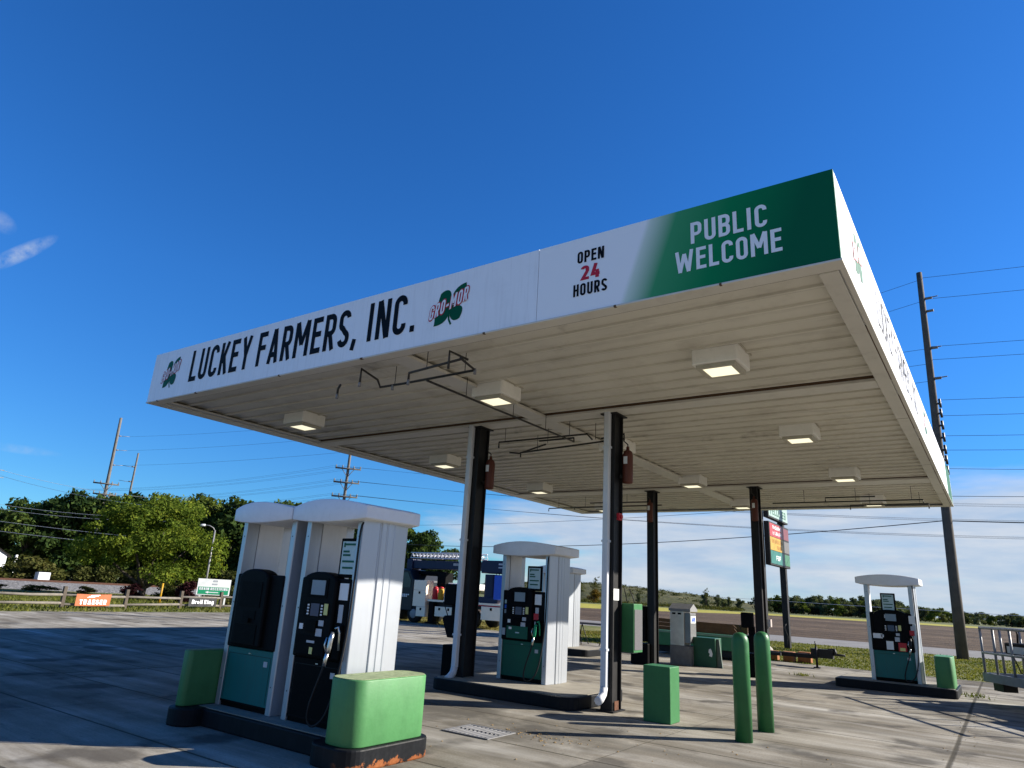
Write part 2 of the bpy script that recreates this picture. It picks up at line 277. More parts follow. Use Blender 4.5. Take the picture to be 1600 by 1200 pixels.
M_FENCE = mat('fence_wood', (0.155, 0.14, 0.118), 0.9, var=0.25, vscale=5, dirt=0.3, bump=0.4)
M_WIRE = mat('dark_wire', (0.03, 0.032, 0.036), 0.6)
M_WIREL = mat('pale_wire', (0.50, 0.51, 0.52), 0.5)
M_PORC = mat('grey_insulator', (0.16, 0.15, 0.14), 0.35)
M_NAVY = mat('navy_crane_paint', (0.005, 0.010, 0.042), 0.45, var=0.12)
M_BLUE = mat('bright_blue_paint', (0.02, 0.09, 0.50), 0.4, var=0.1)
M_CABP = mat('black_truck_paint', (0.006, 0.009, 0.014), 0.4, var=0.1)
M_TOOL = mat('toolbox_aluminium', (0.86, 0.72, 0.55), 0.45, metal=0.1, var=0.06)
M_GLASS = mat('dark_glass', (0.02, 0.04, 0.05), 0.08, var=0.1)
M_LADDER = mat('ladder_aluminium', (0.55, 0.56, 0.62), 0.4, metal=0.2)
M_BOARD = mat('brown_boards', (0.105, 0.058, 0.026), 0.85, var=0.25, vscale=4, streak=0.3, bump=0.3)
M_GREENTR = mat('faded_green_trailer_paint', (0.04, 0.17, 0.075), 0.5, var=0.15, dirt=0.2)
M_BRICK = mat('orange_timber', (0.27, 0.105, 0.04), 0.9, var=0.3, vscale=6, dirt=0.4, bump=0.3)
M_ROCK = mat('pale_stone', (0.30, 0.28, 0.25), 0.9, var=0.15, bump=0.4, bscale=12)
M_ORANGE = mat('orange_banner', (0.34, 0.10, 0.038), 0.6, var=0.06)
M_BLKBAN = mat('black_banner', (0.02, 0.021, 0.025), 0.6, var=0.1)
M_TEXTK = mat('black_lettering', (0.005, 0.006, 0.009), 0.6, var=0.05, spec=.08)
M_TEXTW = mat('white_lettering', (0.80, 0.82, 0.84), 0.45, var=0.03)
M_TEXTR = mat('red_lettering', (0.50, 0.015, 0.035), 0.45, var=0.05)
M_LEAFG = mat('clover_green_vinyl', (0.0, 0.085, 0.035), 0.5, var=0.08, spec=.12)
M_SGREEN = mat('sign_green', (0.02, 0.30, 0.14), 0.45, var=0.05)
M_SWHITE = mat('sign_white', (0.82, 0.84, 0.80), 0.45, var=0.04)
M_YELLOW = mat('yellow_paint', (0.40, 0.22, 0.012), 0.5, var=0.08)
M_PRED = mat('price_red', (0.36, 0.055, 0.06), 0.35, var=0.05)
M_PREDD = mat('price_red_dark', (0.17, 0.05, 0.06), 0.35, var=0.1)
M_PYEL = mat('price_yellow', (0.44, 0.27, 0.04), 0.35, var=0.05)
M_PGREY = mat('price_grey', (0.14, 0.13, 0.12), 0.35, var=0.1)
M_PGRN = mat('price_green', (0.03, 0.15, 0.125), 0.35, var=0.05)
M_PGRN2 = mat('price_green_dark', (0.05, 0.16, 0.085), 0.35, var=0.1)
M_PPALE = mat('price_pale_green', (0.30, 0.40, 0.36), 0.35, var=0.05)
M_SIDING = mat('white_siding', (0.50, 0.52, 0.56), 0.7, var=0.05)
M_ROOFS = mat('grey_shingles', (0.16, 0.15, 0.15), 0.9, var=0.2)
M_RAIL = mat('rusty_rail', (0.115, 0.055, 0.036), 0.8, var=0.2)
M_BARK = mat('dark_bark', (0.055, 0.045, 0.036), 0.95, var=0.3, vscale=8, bump=0.6, bscale=15)
M_LEAF_NEAR = leaf_mat('honey_locust_leaves', (0.030, 0.055, 0.010), (0.118, 0.165, 0.024), (0.25, 0.265, 0.036), 0.8, 0.42)
M_LEAF_DARK = leaf_mat('wood_leaves', (0.016, 0.032, 0.012), (0.048, 0.078, 0.022), (0.115, 0.145, 0.032), 0.30, 0.30)
M_LEAF_YEL = leaf_mat('lighter_wood_leaves', (0.035, 0.058, 0.014), (0.095, 0.128, 0.026), (0.20, 0.22, 0.04), 0.35, 0.35)
M_LEAF_FAR = leaf_mat('far_tree_leaves', (0.055, 0.072, 0.042), (0.115, 0.135, 0.062), (0.22, 0.215, 0.09), 0.10, 0.30)
M_LEAF_RUST = leaf_mat('autumn_leaves', (0.08, 0.05, 0.012), (0.19, 0.12, 0.022), (0.28, 0.20, 0.04), 0.4, 0.3)
M_LEAF_PURP = leaf_mat('purple_shrub_leaves', (0.02, 0.008, 0.010), (0.05, 0.018, 0.020), (0.09, 0.045, 0.03), 1.5, 0.2)
M_LEAF_SCRUB = leaf_mat('scrub_leaves', (0.032, 0.040, 0.012), (0.075, 0.080, 0.024), (0.14, 0.125, 0.045), 1.2, 0.3)
M_BLADE = leaf_mat('grass_blades', (0.060, 0.078, 0.016), (0.135, 0.142, 0.034), (0.26, 0.225, 0.075), 0.5, 0.4)
M_SOIL_GRASS = ground_mat('lawn', [(0.30, (0.055, 0.070, 0.014)), (0.45, (0.095, 0.105, 0.024)), (0.58, (0.150, 0.140, 0.042)), (0.72, (0.23, 0.19, 0.08))], 0.55, 0.6, 0.05, fine=0.6, finescale=14)
M_TERRAIN = ground_mat('meadow', [(0.32, (0.05, 0.065, 0.02)), (0.5, (0.10, 0.115, 0.035)), (0.68, (0.19, 0.17, 0.07))], 0.06, 0.3, 0.3, fine=0.4, finescale=0.9)
def field_mat():
    mt, t, b = newmat('ploughed_soil'); geo = nn(t, 'ShaderNodeNewGeometry'); pos = geo.outputs['Position']
    def noise(sc_, st, det=8.0, ro=.65):
        mp = nn(t, 'ShaderNodeMapping'); mp.inputs['Scale'].default_value = st; lk(t, pos, mp.inputs[0])
        n = nn(t, 'ShaderNodeTexNoise', i_Scale=sc_, i_Detail=det, i_Roughness=ro); lk(t, mp.outputs[0], n.inputs['Vector']); return n.outputs[0]
    patch = noise(.05, (.35, 1, 1), 5); rows = noise(.55, (.05, 1, 1), 6, .7); clod = noise(2.6, (1, 1, 1), 10, .75); big = noise(.5, (1, .8, 1), 8, .7)
    c = ramp(t, patch, [(.32, (.042, .027, .016)), (.5, (.072, .048, .029)), (.68, (.110, .076, .047))])
    c = mixc(t, .75, c, ramp(t, rows, [(.32, .22), (.5, .5), (.68, .82)]), 'OVERLAY')
    c = mixc(t, .65, c, ramp(t, big, [(.34, .18), (.5, .5), (.66, .86)]), 'OVERLAY')
    c = mixc(t, mth(t, 'MULTIPLY_ADD', clod, 9.0, -5.3, clamp=True), c, (.27, .21, .145))
    c = mixc(t, mth(t, 'MULTIPLY_ADD', clod, -9.0, 3.75, clamp=True), c, (.026, .018, .013))
    lk(t, c, b.inputs['Base Color']); b.inputs['Roughness'].default_value = .95; b.inputs['Specular IOR Level'].default_value = .15
    bp = nn(t, 'ShaderNodeBump', i_Strength=.8, i_Distance=.12); lk(t, clod, bp.inputs['Height']); lk(t, bp.outputs[0], b.inputs['Normal'])
    MATS['ploughed_soil'] = mt; return mt
M_FIELD = field_mat()
M_YSTRIP = ground_mat('yellow_cover_crop', [(0.32, (0.15, 0.16, 0.025)), (0.5, (0.29, 0.26, 0.035)), (0.7, (0.42, 0.36, 0.07))], 0.25, 0.5, 0.3, fine=0.5, finescale=2)
M_HILL = ground_mat('hill_scrub', [(0.30, (0.030, 0.038, 0.013)), (0.46, (0.058, 0.062, 0.020)), (0.60, (0.090, 0.084, 0.032)), (0.74, (0.15, 0.12, 0.055))], 0.07, 1.0, 3.0, detail=10, fine=0.6, finescale=0.5)
M_ROAD = ground_mat('road_asphalt', [(0.3, (0.145, 0.14, 0.132)), (0.7, (0.205, 0.20, 0.19))], 0.8, 0.3, 0.01, fine=0.4)
M_GRAVEL = ground_mat('ballast_gravel', [(0.34, (0.07, 0.066, 0.062)), (0.5, (0.17, 0.165, 0.16)), (0.66, (0.36, 0.35, 0.34))], 5.0, 1.0, 0.12, fine=0.6, finescale=9)

# ------------------------------------------------------------------ mesh helpers
class MB:
    def __init__(s): s.v = []; s.f = []; s.sm = []
    def add(s, vs, fs, smooth=False):
        o = len(s.v); s.v += [tuple(p) for p in vs]
        for f in fs: s.f.append(tuple(i+o for i in f)); s.sm.append(smooth)
        return s
    def box(s, x0, x1, y0, y1, z0, z1):
        return s.add([(x0,y0,z0),(x1,y0,z0),(x1,y1,z0),(x0,y1,z0),(x0,y0,z1),(x1,y0,z1),(x1,y1,z1),(x0,y1,z1)],
                     [(0,3,2,1),(4,5,6,7),(0,1,5,4),(1,2,6,5),(2,3,7,6),(3,0,4,7)])
    def prism(s, poly, axis, a, b, smooth=False):
        """polygon of 2-D points extruded along axis from a to b. axis z: (x,y); y: (x,z); x: (y,z)"""
        n = len(poly)
        P = {'z': lambda p, h: (p[0], p[1], h), 'y': lambda p, h: (p[0], h, p[1]), 'x': lambda p, h: (h, p[0], p[1])}[axis]
        vs = [P(p, a) for p in poly] + [P(p, b) for p in poly]
        o = len(s.v); s.v += vs
        for i in range(n):
            j = (i+1) % n; s.f.append((o+i, o+j, o+n+j, o+n+i)); s.sm.append(smooth)
        s.f.append(tuple(o+i for i in reversed(range(n)))); s.sm.append(False)
        s.f.append(tuple(o+n+i for i in range(n))); s.sm.append(False)
        return s
    def tube(s, path, r, n=8, cap=True, r1=None):
        P = [Vector(p) for p in path]; k = len(P); o = len(s.v); up = None
        for i, p in enumerate(P):
            d = (P[min(i+1, k-1)] - P[max(i-1, 0)])
            if d.length < 1e-9: d = Vector((0, 0, 1))
            d.normalize()
            if up is None:
                up = Vector((0, 0, 1)) if abs(d.z) < 0.9 else Vector((1, 0, 0))
            a = (up - d*up.dot(d)).normalized(); bb = d.cross(a); up = a
            rad = r if r1 is None else r + (r1-r)*i/max(1, k-1)
            for j in range(n):
                an = 2*PI*j/n; s.v.append(tuple(p + (a*math.cos(an) + bb*math.sin(an))*rad))
        for i in range(k-1):
            for j in range(n):
                s.f.append((o+i*n+j, o+i*n+(j+1) % n, o+(i+1)*n+(j+1) % n, o+(i+1)*n+j)); s.sm.append(True)
        if cap:
            s.f.append(tuple(o+j for j in reversed(range(n)))); s.sm.append(False)
            s.f.append(tuple(o+(k-1)*n+j for j in range(n))); s.sm.append(False)
        return s
    def lathe(s, prof, cx, cy, n=20, smooth=True):
        o = len(s.v)
        for r, z in prof:
            for j in range(n): s.v.append((cx+r*math.cos(2*PI*j/n), cy+r*math.sin(2*PI*j/n), z))
        for i in range(len(prof)-1):
            for j in range(n): s.f.append((o+i*n+j, o+i*n+(j+1) % n, o+(i+1)*n+(j+1) % n, o+(i+1)*n+j)); s.sm.append(smooth)
        s.f.append(tuple(o+j for j in reversed(range(n)))); s.sm.append(False)
        q = o+(len(prof)-1)*n; s.f.append(tuple(q+j for j in range(n))); s.sm.append(False)
        return s
    def wheel(s, cx, cy, cz, r, w, axis='y', n=24, ri=0.0):
        prof = [(ri or 0.02, -w/2), (r*0.93, -w/2), (r, -w*0.34), (r, w*0.34), (r*0.93, w/2), (ri or 0.02, w/2)]
        o = len(s.v)
        for rr, h in prof:
            for j in range(n):
                a = 2*PI*j/n; u, v = rr*math.cos(a), rr*math.sin(a)
                s.v.append((cx+u, cy+h, cz+v) if axis == 'y' else (cx+h, cy+u, cz+v))
        for i in range(len(prof)-1):
            for j in range(n): s.f.append((o+i*n+j, o+i*n+(j+1) % n, o+(i+1)*n+(j+1) % n, o+(i+1)*n+j)); s.sm.append(True)
        s.f.append(tuple(o+j for j in reversed(range(n)))); s.sm.append(False)
        q = o+(len(prof)-1)*n; s.f.append(tuple(q+j for j in range(n))); s.sm.append(False)
        return s
    def build(s, name, mt, parent=None, bevel=0.0, seg=2, loc=None):
        me = bpy.data.meshes.new(name); me.from_pydata(s.v, [], s.f); me.update()
        me.polygons.foreach_set('use_smooth', s.sm)
        bm = bmesh.new(); bm.from_mesh(me); bmesh.ops.recalc_face_normals(bm, faces=bm.faces)
        if bevel > 0:
            es = [e for e in bm.edges if len(e.link_faces) == 2 and e.calc_face_angle(0) > 0.6]
            bmesh.ops.bevel(bm, geom=es, offset=bevel, segments=seg, profile=0.5, affect='EDGES', clamp_overlap=True)
        bm.to_mesh(me); bm.free()
        me.materials.append(mt)
        o = bpy.data.objects.new(name, me); COL.objects.link(o)
        if parent is not None: o.parent = parent
        if loc: o.location = loc
        return o
def thing(name, label, cat, loc=(0, 0, 0), rz=0.0, group=None):
    o = bpy.data.objects.new(name, None); o.empty_display_size = 0.2; COL.objects.link(o)
    o.location = loc; o.rotation_euler = (0, 0, rz); return tag(o, label, cat, group)
def tag(o, label, cat, group=None):
    o['label'] = label; o['category'] = cat
    if group: o['group'] = group
    return o
def struct(o, kind='structure'): o['kind'] = kind; return o
def copy_tree(o, parent=None):
    c = o.copy(); COL.objects.link(c)
    if parent is not None: c.parent = parent
    for ch in list(o.children): copy_tree(ch, c)
    return c
def rrect(x0, x1, y0, y1, r, n=6):
    P = []
    for cx, cy, a0 in ((x1-r, y0+r, -90), (x1-r, y1-r, 0), (x0+r, y1-r, 90), (x0+r, y0+r, 180)):
        for i in range(n+1):
            a = R(a0+90*i/n); P.append((cx+r*math.cos(a), cy+r*math.sin(a)))
    return P

# ------------------------------------------------------------------ lettering (stroke alphabet, cap height 1)
def arc(cx, cy, rx, ry, a0, a1, n=8): return [(cx+rx*math.cos(R(a0+(a1-a0)*i/n)), cy+ry*math.sin(R(a0+(a1-a0)*i/n))) for i in range(n+1)]
def glyph(ch, w, t):
    l, r, b, T, c = t/2, w-t/2, t/2, 1-t/2, w/2; q = (r-l)/2; k = min(q, 0.24)
    def O(): return arc(r-k, T-k, k, k, 0, 90)+arc(l+k, T-k, k, k, 90, 180)+arc(l+k, b+k, k, k, 180, 270)+arc(r-k, b+k, k, k, 270, 360)
    h = 0.53
    bowl = lambda y0, y1: [(l, y1)]+arc(r-k*0.9, y1-min(k, (y1-y0)/2), k*0.9, min(k, (y1-y0)/2), 90, 0, 5)+arc(r-k*0.9, y0+min(k, (y1-y0)/2), k*0.9, min(k, (y1-y0)/2), 0, -90, 5)+[(l, y0)]
    S = [(r, T-k*0.95)]+arc(r-k, T-k, k, k, 10, 90, 4)+arc(l+k, T-k*0.95, k, k*0.95, 90, 180, 5)+arc(l+k, h+k*0.95-0.03, k, k*0.95, 190, 250, 3)+arc(r-k, b+k*1.1, k, k*1.05, 70, 0, 4)+arc(r-k, b+k, k, k, 0, -90, 5)+arc(l+k, b+k, k, k, 270, 190, 4)
    G = {
     'L': [[(l, 1), (l, b), (w, b)]], 'I': [[(c, 0), (c, 1)]], 'E': [[(w, T), (l, T), (l, b), (w, b)], [(l, h), (w*0.92, h)]],
     'F': [[(w, T), (l, T), (l, 0)], [(l, h), (w*0.92, h)]], 'U': [[(l, 1), (l, b+k)]+arc(l+k, b+k, k, k, 180, 270)+arc(r-k, b+k, k, k, 270, 360)+[(r, 1)]],
     'C': [[(r, T-k*1.25)]+arc(r-k, T-k, k, k, 0, 90)+arc(l+k, T-k, k, k, 90, 180)+arc(l+k, b+k, k, k, 180, 270)+arc(r-k, b+k, k, k, 270, 360)+[(r, b+k*1.25)]],
     'G': [[(r, T-k*1.25)]+arc(r-k, T-k, k, k, 0, 90)+arc(l+k, T-k, k, k, 90, 180)+arc(l+k, b+k, k, k, 180, 270)+arc(r-k, b+k, k, k, 270, 360)+[(r, 0.46), (c, 0.46)]],
     'K': [[(l, 0), (l, 1)], [(w-t*0.55, 1), (l+t*0.4, 0.36)], [(l+(r-l)*0.40, 0.58), (w-t*0.45, 0)]],
     'Y': [[(t*0.55, 1), (c, 0.42)], [(w-t*0.55, 1), (c, 0.42)], [(c, 0.48), (c, 0)]], 'A': [[(t*0.55, 0), (c-t*0.08, 1)], [(w-t*0.55, 0), (c+t*0.08, 1)], [(w*0.24, 0.25), (w*0.76, 0.25)]],
     'R': [[(l, 0), (l, 1)], bowl(0.46, T), [(c, 0.46), (w-t*0.5, 0)]], 'P': [[(l, 0), (l, 1)], bowl(0.44, T)], 'B': [[(l, 0), (l, 1)], bowl(h, T), bowl(b, h-0.02)], 'D': [[(l, 0), (l, 1)], bowl(b, T)],
     'M': [[(l, 0), (l, 1)], [(r, 0), (r, 1)], [(l+t*0.1, 1), (c, 0.34)], [(r-t*0.1, 1), (c, 0.34)]], 'N': [[(l, 0), (l, 1)], [(r, 0), (r, 1)], [(l+t*0.15, 1), (r-t*0.15, 0)]],
     'W': [[(t*0.5, 1), (w*0.27, 0)], [(w*0.27, 0), (c, 0.85)], [(c, 0.85), (w*0.73, 0)], [(w*0.73, 0), (w-t*0.5, 1)]], 'V': [[(t*0.5, 1), (c, 0)], [(w-t*0.5, 1), (c, 0)]],
     'O': [O()+[O()[0]]], 'S': [S], 'H': [[(l, 0), (l, 1)], [(r, 0), (r, 1)], [(l, 0.52), (r, 0.52)]], 'T': [[(0, T), (w, T)], [(c, T), (c, 0)]],
     '2': [[(l, T-k)]+arc(l+k, T-k, k, k, 180, 90, 5)+arc(r-k, T-k, k, k, 90, 0, 5)+[(r, 0.60), (l+t*0.1, b), (w, b)]], '4': [[(w*0.55, 1), (t*0.4, 0.27), (w, 0.27)], [(w*0.72, 0.55), (w*0.72, 0)]],
     '-': [[(0, 0.42), (w, 0.42)]], '.': [[(c, 0), (c, t*1.05)]], ',': [[(c, t), (c-t*0.45, -t*0.9)]],
     'r': [[(l, 0), (l, 0.68)], [(l, 0.42), (l+q, 0.60), (w, 0.62)]], 'o': [arc(c, 0.34, q, 0.34-b, 0, 360, 16)], 'i': [[(c, 0), (c, 0.68)], [(c, 0.84), (c, 1.0)]], 'l': [[(c, 0), (c, 1)]],
     'n': [[(l, 0), (l, 0.68)], [(l, 0.45)]+arc(c, 0.45, q, 0.17, 180, 0, 8)+[(r, 0)]], 'g': [arc(c, 0.36, q, 0.28, 0, 360, 14), [(r, 0.66), (r, -0.10)]+arc(c, -0.10, q, 0.14, 0, -150, 6)], 'e': [arc(c, 0.34, q, 0.34-b, 0, 320, 14)],
    }
    return G.get(ch, [])
WID = {'I': 0.20, '.': 0.22, ',': 0.22, '-': 0.28, 'M': 0.64, 'N': 0.49, 'W': 0.78, 'A': 0.50, 'Y': 0.50, ' ': 0.10, 'V': 0.5, 'i': 0.2, 'l': 0.2, 'r': 0.32, 'E': 0.41, 'F': 0.41, 'L': 0.40, 'T': 0.46}
def ribbon(path, t):
    """flat mitred band along a 2-D path"""
    P = [Vector((p[0], p[1])) for p in path]; Q = [P[0]]
    for p in P[1:]:
        if (p-Q[-1]).length > 1e-5: Q.append(p)
    P = Q; closed = len(P) > 3 and (P[0]-P[-1]).length < 1e-4
    if closed: P = P[:-1]
    n = len(P); L = []; Rr = []
    for i in range(n):
        if closed: a, b2 = P[i]-P[i-1], P[(i+1) % n]-P[i]
        else: a = P[i]-P[max(i-1, 0)] if i else P[1]-P[0]; b2 = P[i+1]-P[i] if i < n-1 else a
        a = a.normalized(); b2 = b2.normalized(); nv = Vector((-a.y-b2.y, a.x+b2.x))
        nv = nv.normalized() if nv.length > 1e-6 else Vector((-a.y, a.x))
        cs = max(0.45, nv.dot(Vector((-a.y, a.x)))); o = nv*(t/2/cs); L.append(P[i]+o); Rr.append(P[i]-o)
    fs = [(i, (i+1) % n, n+(i+1) % n, n+i) for i in range(n if closed else n-1)]
    return L+Rr, fs
def text_mb(s, t=0.155, gap=0.115, extra=0.0, wf=1.0):
    """lettering in the XY plane; returns quads and total width (cap height 1)"""
    x = 0.0; V = []; Fc = []; lay = 0
    for ch in s:
        w = WID.get(ch, 0.45)*wf
        for st in glyph(ch, w, t):
            vs, fs = ribbon(st, t+extra); o = len(V); lay += 1
            V += [(x+p.x, p.y, lay) for p in vs]; Fc += [tuple(i+o for i in f) for f in fs]
        x += w+gap*wf
    return V, Fc, x-gap*wf
def put_text(name, s, mt, parent, origin, ux, uy, width, height, t=0.155, gap=0.115, proud=0.004, extra=0.0, slant=0.0, arcing=0.0, wf=1.0):
    """place lettering on a plane: origin = lower left, ux / uy = unit vectors along and up; strokes step out 0.2 mm apart"""
    V, Fc, w = text_mb(s, t, gap, extra, wf); ux, uy, O_ = Vector(ux), Vector(uy), Vector(origin); nrm = ux.cross(uy)
    mb = MB(); out = []
    for x, y, k in V:
        u = x/w
        out.append(O_ + ux*((x/w)*width + slant*y*height) + uy*(y*height + arcing*u*width) + nrm*(proud+0.0002*(k % 9)))
    mb.add(out, Fc); return mb.build(name, mt, parent)

# ------------------------------------------------------------------ ground
def sheet(name, poly, z, mt):
    mb = MB(); mb.add([(x, y, z) for x, y in poly], [tuple(range(len(poly)))]); return struct(mb.build(name, mt))
sheet('ground', [(-3500, -2500), (3500, -2500), (3500, 4500), (-3500, 4500)], -0.012, M_TERRAIN)
sheet('pavement', [(-30.2, -40), (60, -40), (60, 25.3), (-16, 25.3), (-17.2, 27.0), (-23.0, 27.2), (-32.6, 30.0), (-31.6, 20.9), (-30.8, 11.2)], 0.0, M_CONC)
sheet('lawn', [(60, 25.3), (60, 40.5), (-30, 40.5), (-32.6, 30.0), (-23.0, 27.2), (-17.2, 27.0), (-16, 25.3)], -0.004, M_SOIL_GRASS)
sheet('lawn', [(-30.2, -40), (-30.8, 11.2), (-31.6, 20.9), (-32.6, 30.0), (-30, 40.5), (-52, 75), (-75, -40)], -0.004, M_SOIL_GRASS)
sheet('road', [(-140, 40.5), (120, 40.5), (120, 49.5), (-140, 49.5)], -0.002, M_ROAD)
sheet('field', [(-62, 49.5), (220, 49.5), (420, 240), (-49, 175), (-53, 118), (-66, 80)], 0.0, M_FIELD)
sheet('cover_crop_strip', [(-66, 80), (-53, 118), (-49, 175), (100, 196), (100, 232), (-70, 222), (-115, 150), (-92, 96)], -0.003, M_YSTRIP)
# scrubby hill far behind the field
def hill():
    nx, ny = 70, 26; V = []; rng = random.Random(5)
    for j in range(ny):
        for i in range(nx):
            u = i/(nx-1); v = j/(ny-1); x = -330+290*u; y = 330+170*v
            prof = math.exp(-((x+205)/62.0)**2)*0.95 + 0.55*math.exp(-((x+270)/50)**2) + 0.30*math.exp(-((x+140)/38.0)**2)
            hz = 9.4*prof*math.sin(PI*min(1, v*1.15))**0.7 if 0 < v < 0.87 else 0
            hz += rng.uniform(-0.22, 0.22)*(hz > 0.5)
            V.append((x, y, hz-0.05))
    Fc = [(j*nx+i, j*nx+i+1, (j+1)*nx+i+1, (j+1)*nx+i) for j in range(ny-1) for i in range(nx-1)]
    mb = MB(); mb.add(V, Fc, True); struct(mb.build('hill', M_HILL))
hill()
# railway embankment: ballast slope, ties are hidden, two rusty rails
RD = Vector((0.41, 0.912, 0)).normalized(); RN = Vector((RD.y, -RD.x, 0)); RP = Vector((-66.0, 28.0, 0))
def along(s_, off, z): q = RP+RD*s_+RN*off; return (q.x, q.y, z)
mb = MB()
prof = [(9.5, -0.02), (3.0, 0.42), (-3.0, 0.46), (-8.0, -0.02)]
L0, L1 = -140, 38
for i in range(len(prof)-1):
    a, b2 = prof[i], prof[i+1]
    mb.add([along(L0, *a), along(L1, *a), along(L1, *b2), along(L0, *b2)], [(0, 1, 2, 3)])
struct(mb.build('railway_ballast', M_GRAVEL))
for k, off in enumerate((0.72, -0.72)):
    mb = MB(); mb.add([along(L0, off-.05, 0.43), along(L0, off+.05, 0.43), along(L0, off+.05, 0.57), along(L0, off-.05, 0.57),
                       along(L1, off-.05, 0.43), along(L1, off+.05, 0.43), along(L1, off+.05, 0.57), along(L1, off-.05, 0.57)],
                      [(0, 1, 5, 4), (1, 2, 6, 5), (2, 3, 7, 6), (3, 0, 4, 7)])
    tag(mb.build('rail', M_RAIL), ['rusty rail on the grey ballast, the nearer one', 'rusty rail on the grey ballast, the farther one'][k], 'rail', 'railway rails')

# grass blades (nobody could count them)
def blades(name, pts, hmin, hmax, seed, w=0.022):
    rng = np.random.default_rng(seed); n = len(pts); a = rng.uniform(0, 2*PI, n); h = rng.uniform(hmin, hmax, n); ww = w*rng.uniform(0.7, 1.6, n)
    dx, dy = np.cos(a)*ww, np.sin(a)*ww; lean = rng.normal(0, 0.35, (n, 2))*h[:, None]
    v = np.empty((n, 3, 3)); z0 = pts[:, 2]
    v[:, 0] = np.stack([pts[:, 0]-dx, pts[:, 1]-dy, z0], 1); v[:, 1] = np.stack([pts[:, 0]+dx, pts[:, 1]+dy, z0], 1)
    v[:, 2] = np.stack([pts[:, 0]+lean[:, 0], pts[:, 1]+lean[:, 1], z0+h], 1)
    me = bpy.data.meshes.new(name); me.from_pydata(v.reshape(-1, 3).tolist(), [], np.arange(n*3).reshape(n, 3).tolist()); me.materials.append(M_BLADE)
    o = bpy.data.objects.new(name, me); COL.objects.link(o); return o
rng = np.random.default_rng(3)
def scatter(n, x0, x1, y0, y1, z=-0.004): return np.stack([rng.uniform(x0, x1, n), rng.uniform(y0, y1, n), np.full(n, z)], 1)
p = scatter(52000, -18, 9, 25.3, 40.4); p = p[rng.random(len(p)) < np.clip(1.3-(p[:, 1]-25)/22, 0.2, 1)]
p = p[~((p[:, 0] < -16) & (p[:, 1] < 27.1))]
o = blades('grass', p, 0.02, 0.065, 1); struct(o, 'stuff'); tag(o, 'mown grass verge between the concrete lot and the road', 'grass')
p = scatter(26000, -52, -30.9, 4, 42); lim = -30.8-(p[:, 1]-11.2)*0.09; p = p[p[:, 0] < lim-0.05]
o = blades('grass', p, 0.05, 0.16, 2, 0.03); struct(o, 'stuff'); tag(o, 'grass strip along the rail fence and ballast on the left', 'grass')
p = scatter(9000, -31.5, -16.5, 27.1, 34); p = p[p[:, 1] > 27.3+np.clip(-(p[:, 0]+23), 0, 9)*0.3]
o = blades('grass', p, 0.02, 0.07, 4, 0.03); o.data.materials[0] = leaf_mat('dry_grass_blades', (.10, .09, .03), (.20, .165, .06), (.30, .24, .10), .8, .3); struct(o, 'stuff'); tag(o, 'dry grass patch behind the crane truck', 'grass')

# ------------------------------------------------------------------ canopy
CX0, CX1, CY0, CY1 = -13.28, -0.85, 6.38, 23.92; ZB, ZT = 4.87, 5.84
def gradient_mat():
    mt, t, b = newmat('fascia_green_print')
    geo = nn(t, 'ShaderNodeNewGeometry'); s = nn(t, 'ShaderNodeSeparateXYZ'); lk(t, geo.outputs['Position'], s.inputs[0])
    q = mth(t, 'SUBTRACT', s.outputs[0], mth(t, 'MULTIPLY_ADD', s.outputs[2], 0.34, -4.79))   # slanted printed fade, 0 where green begins
    c = ramp(t, mth(t, 'DIVIDE', q, 2.2, clamp=True), [(0.0, (0.86, 0.875, 0.90)), (0.03, (0.60, 0.70, 0.62)), (0.17, (0.05, 0.30, 0.13)), (0.45, (0.002, 0.20, 0.068)), (0.80, (0.0, 0.105, 0.043))])
    lk(t, c, b.inputs['Base Color']); b.inputs['Roughness'].default_value = 0.45; b.inputs['Specular IOR Level'].default_value = .15; return mt
M_GRAD = gradient_mat()
canopy = thing('canopy', 'large white and green petrol station canopy on four black columns', 'canopy', (-7.07, 15.15, 0))
COFF = Vector((-7.07, 15.15, 0))
class MC(MB):
    """builder in world coordinates whose mesh is stored relative to a thing's base"""
    def __init__(s, off): super().__init__(); s.off = off
    def build(s, name, mt, parent=None, **k):
        s.v = [(x-s.off[0], y-s.off[1], z-s.off[2]) for x, y, z in s.v]; return super().build(name, mt, parent, **k)
def cb(*a): return MC(COFF).box(*a)
th = 0.06
JX = -4.245
front = cb(CX0, JX-0.004, CY0, CY0+th, ZB, ZT).build('fascia', M_WHITE, canopy)
front2 = cb(JX+0.004, CX1, CY0, CY0+th, ZB, ZT).build('fascia', M_GRAD, canopy)
right = cb(CX1-th, CX1, CY0+th, CY1-2.1, ZB, ZT).build('fascia', M_WHITE, canopy)
right2 = cb(CX1-th, CX1, CY1-2.1+.004, CY1-th, ZB, ZT).build('fascia', M_LEAFG, canopy); right2['label'] = 'green end of the right fascia'
cb(CX0, CX0+th, CY0+th, CY1-th, ZB, ZT).build('fascia', M_WHITE, canopy)
cb(CX0, CX1, CY1-th, CY1, ZB, ZT).build('fascia', M_WHITE, canopy)
cb(CX0+th+.003, CX1-th-.003, CY0+th+.003, CY1-th-.003, 5.55, 5.62).build('roof_deck', M_GALV, canopy)
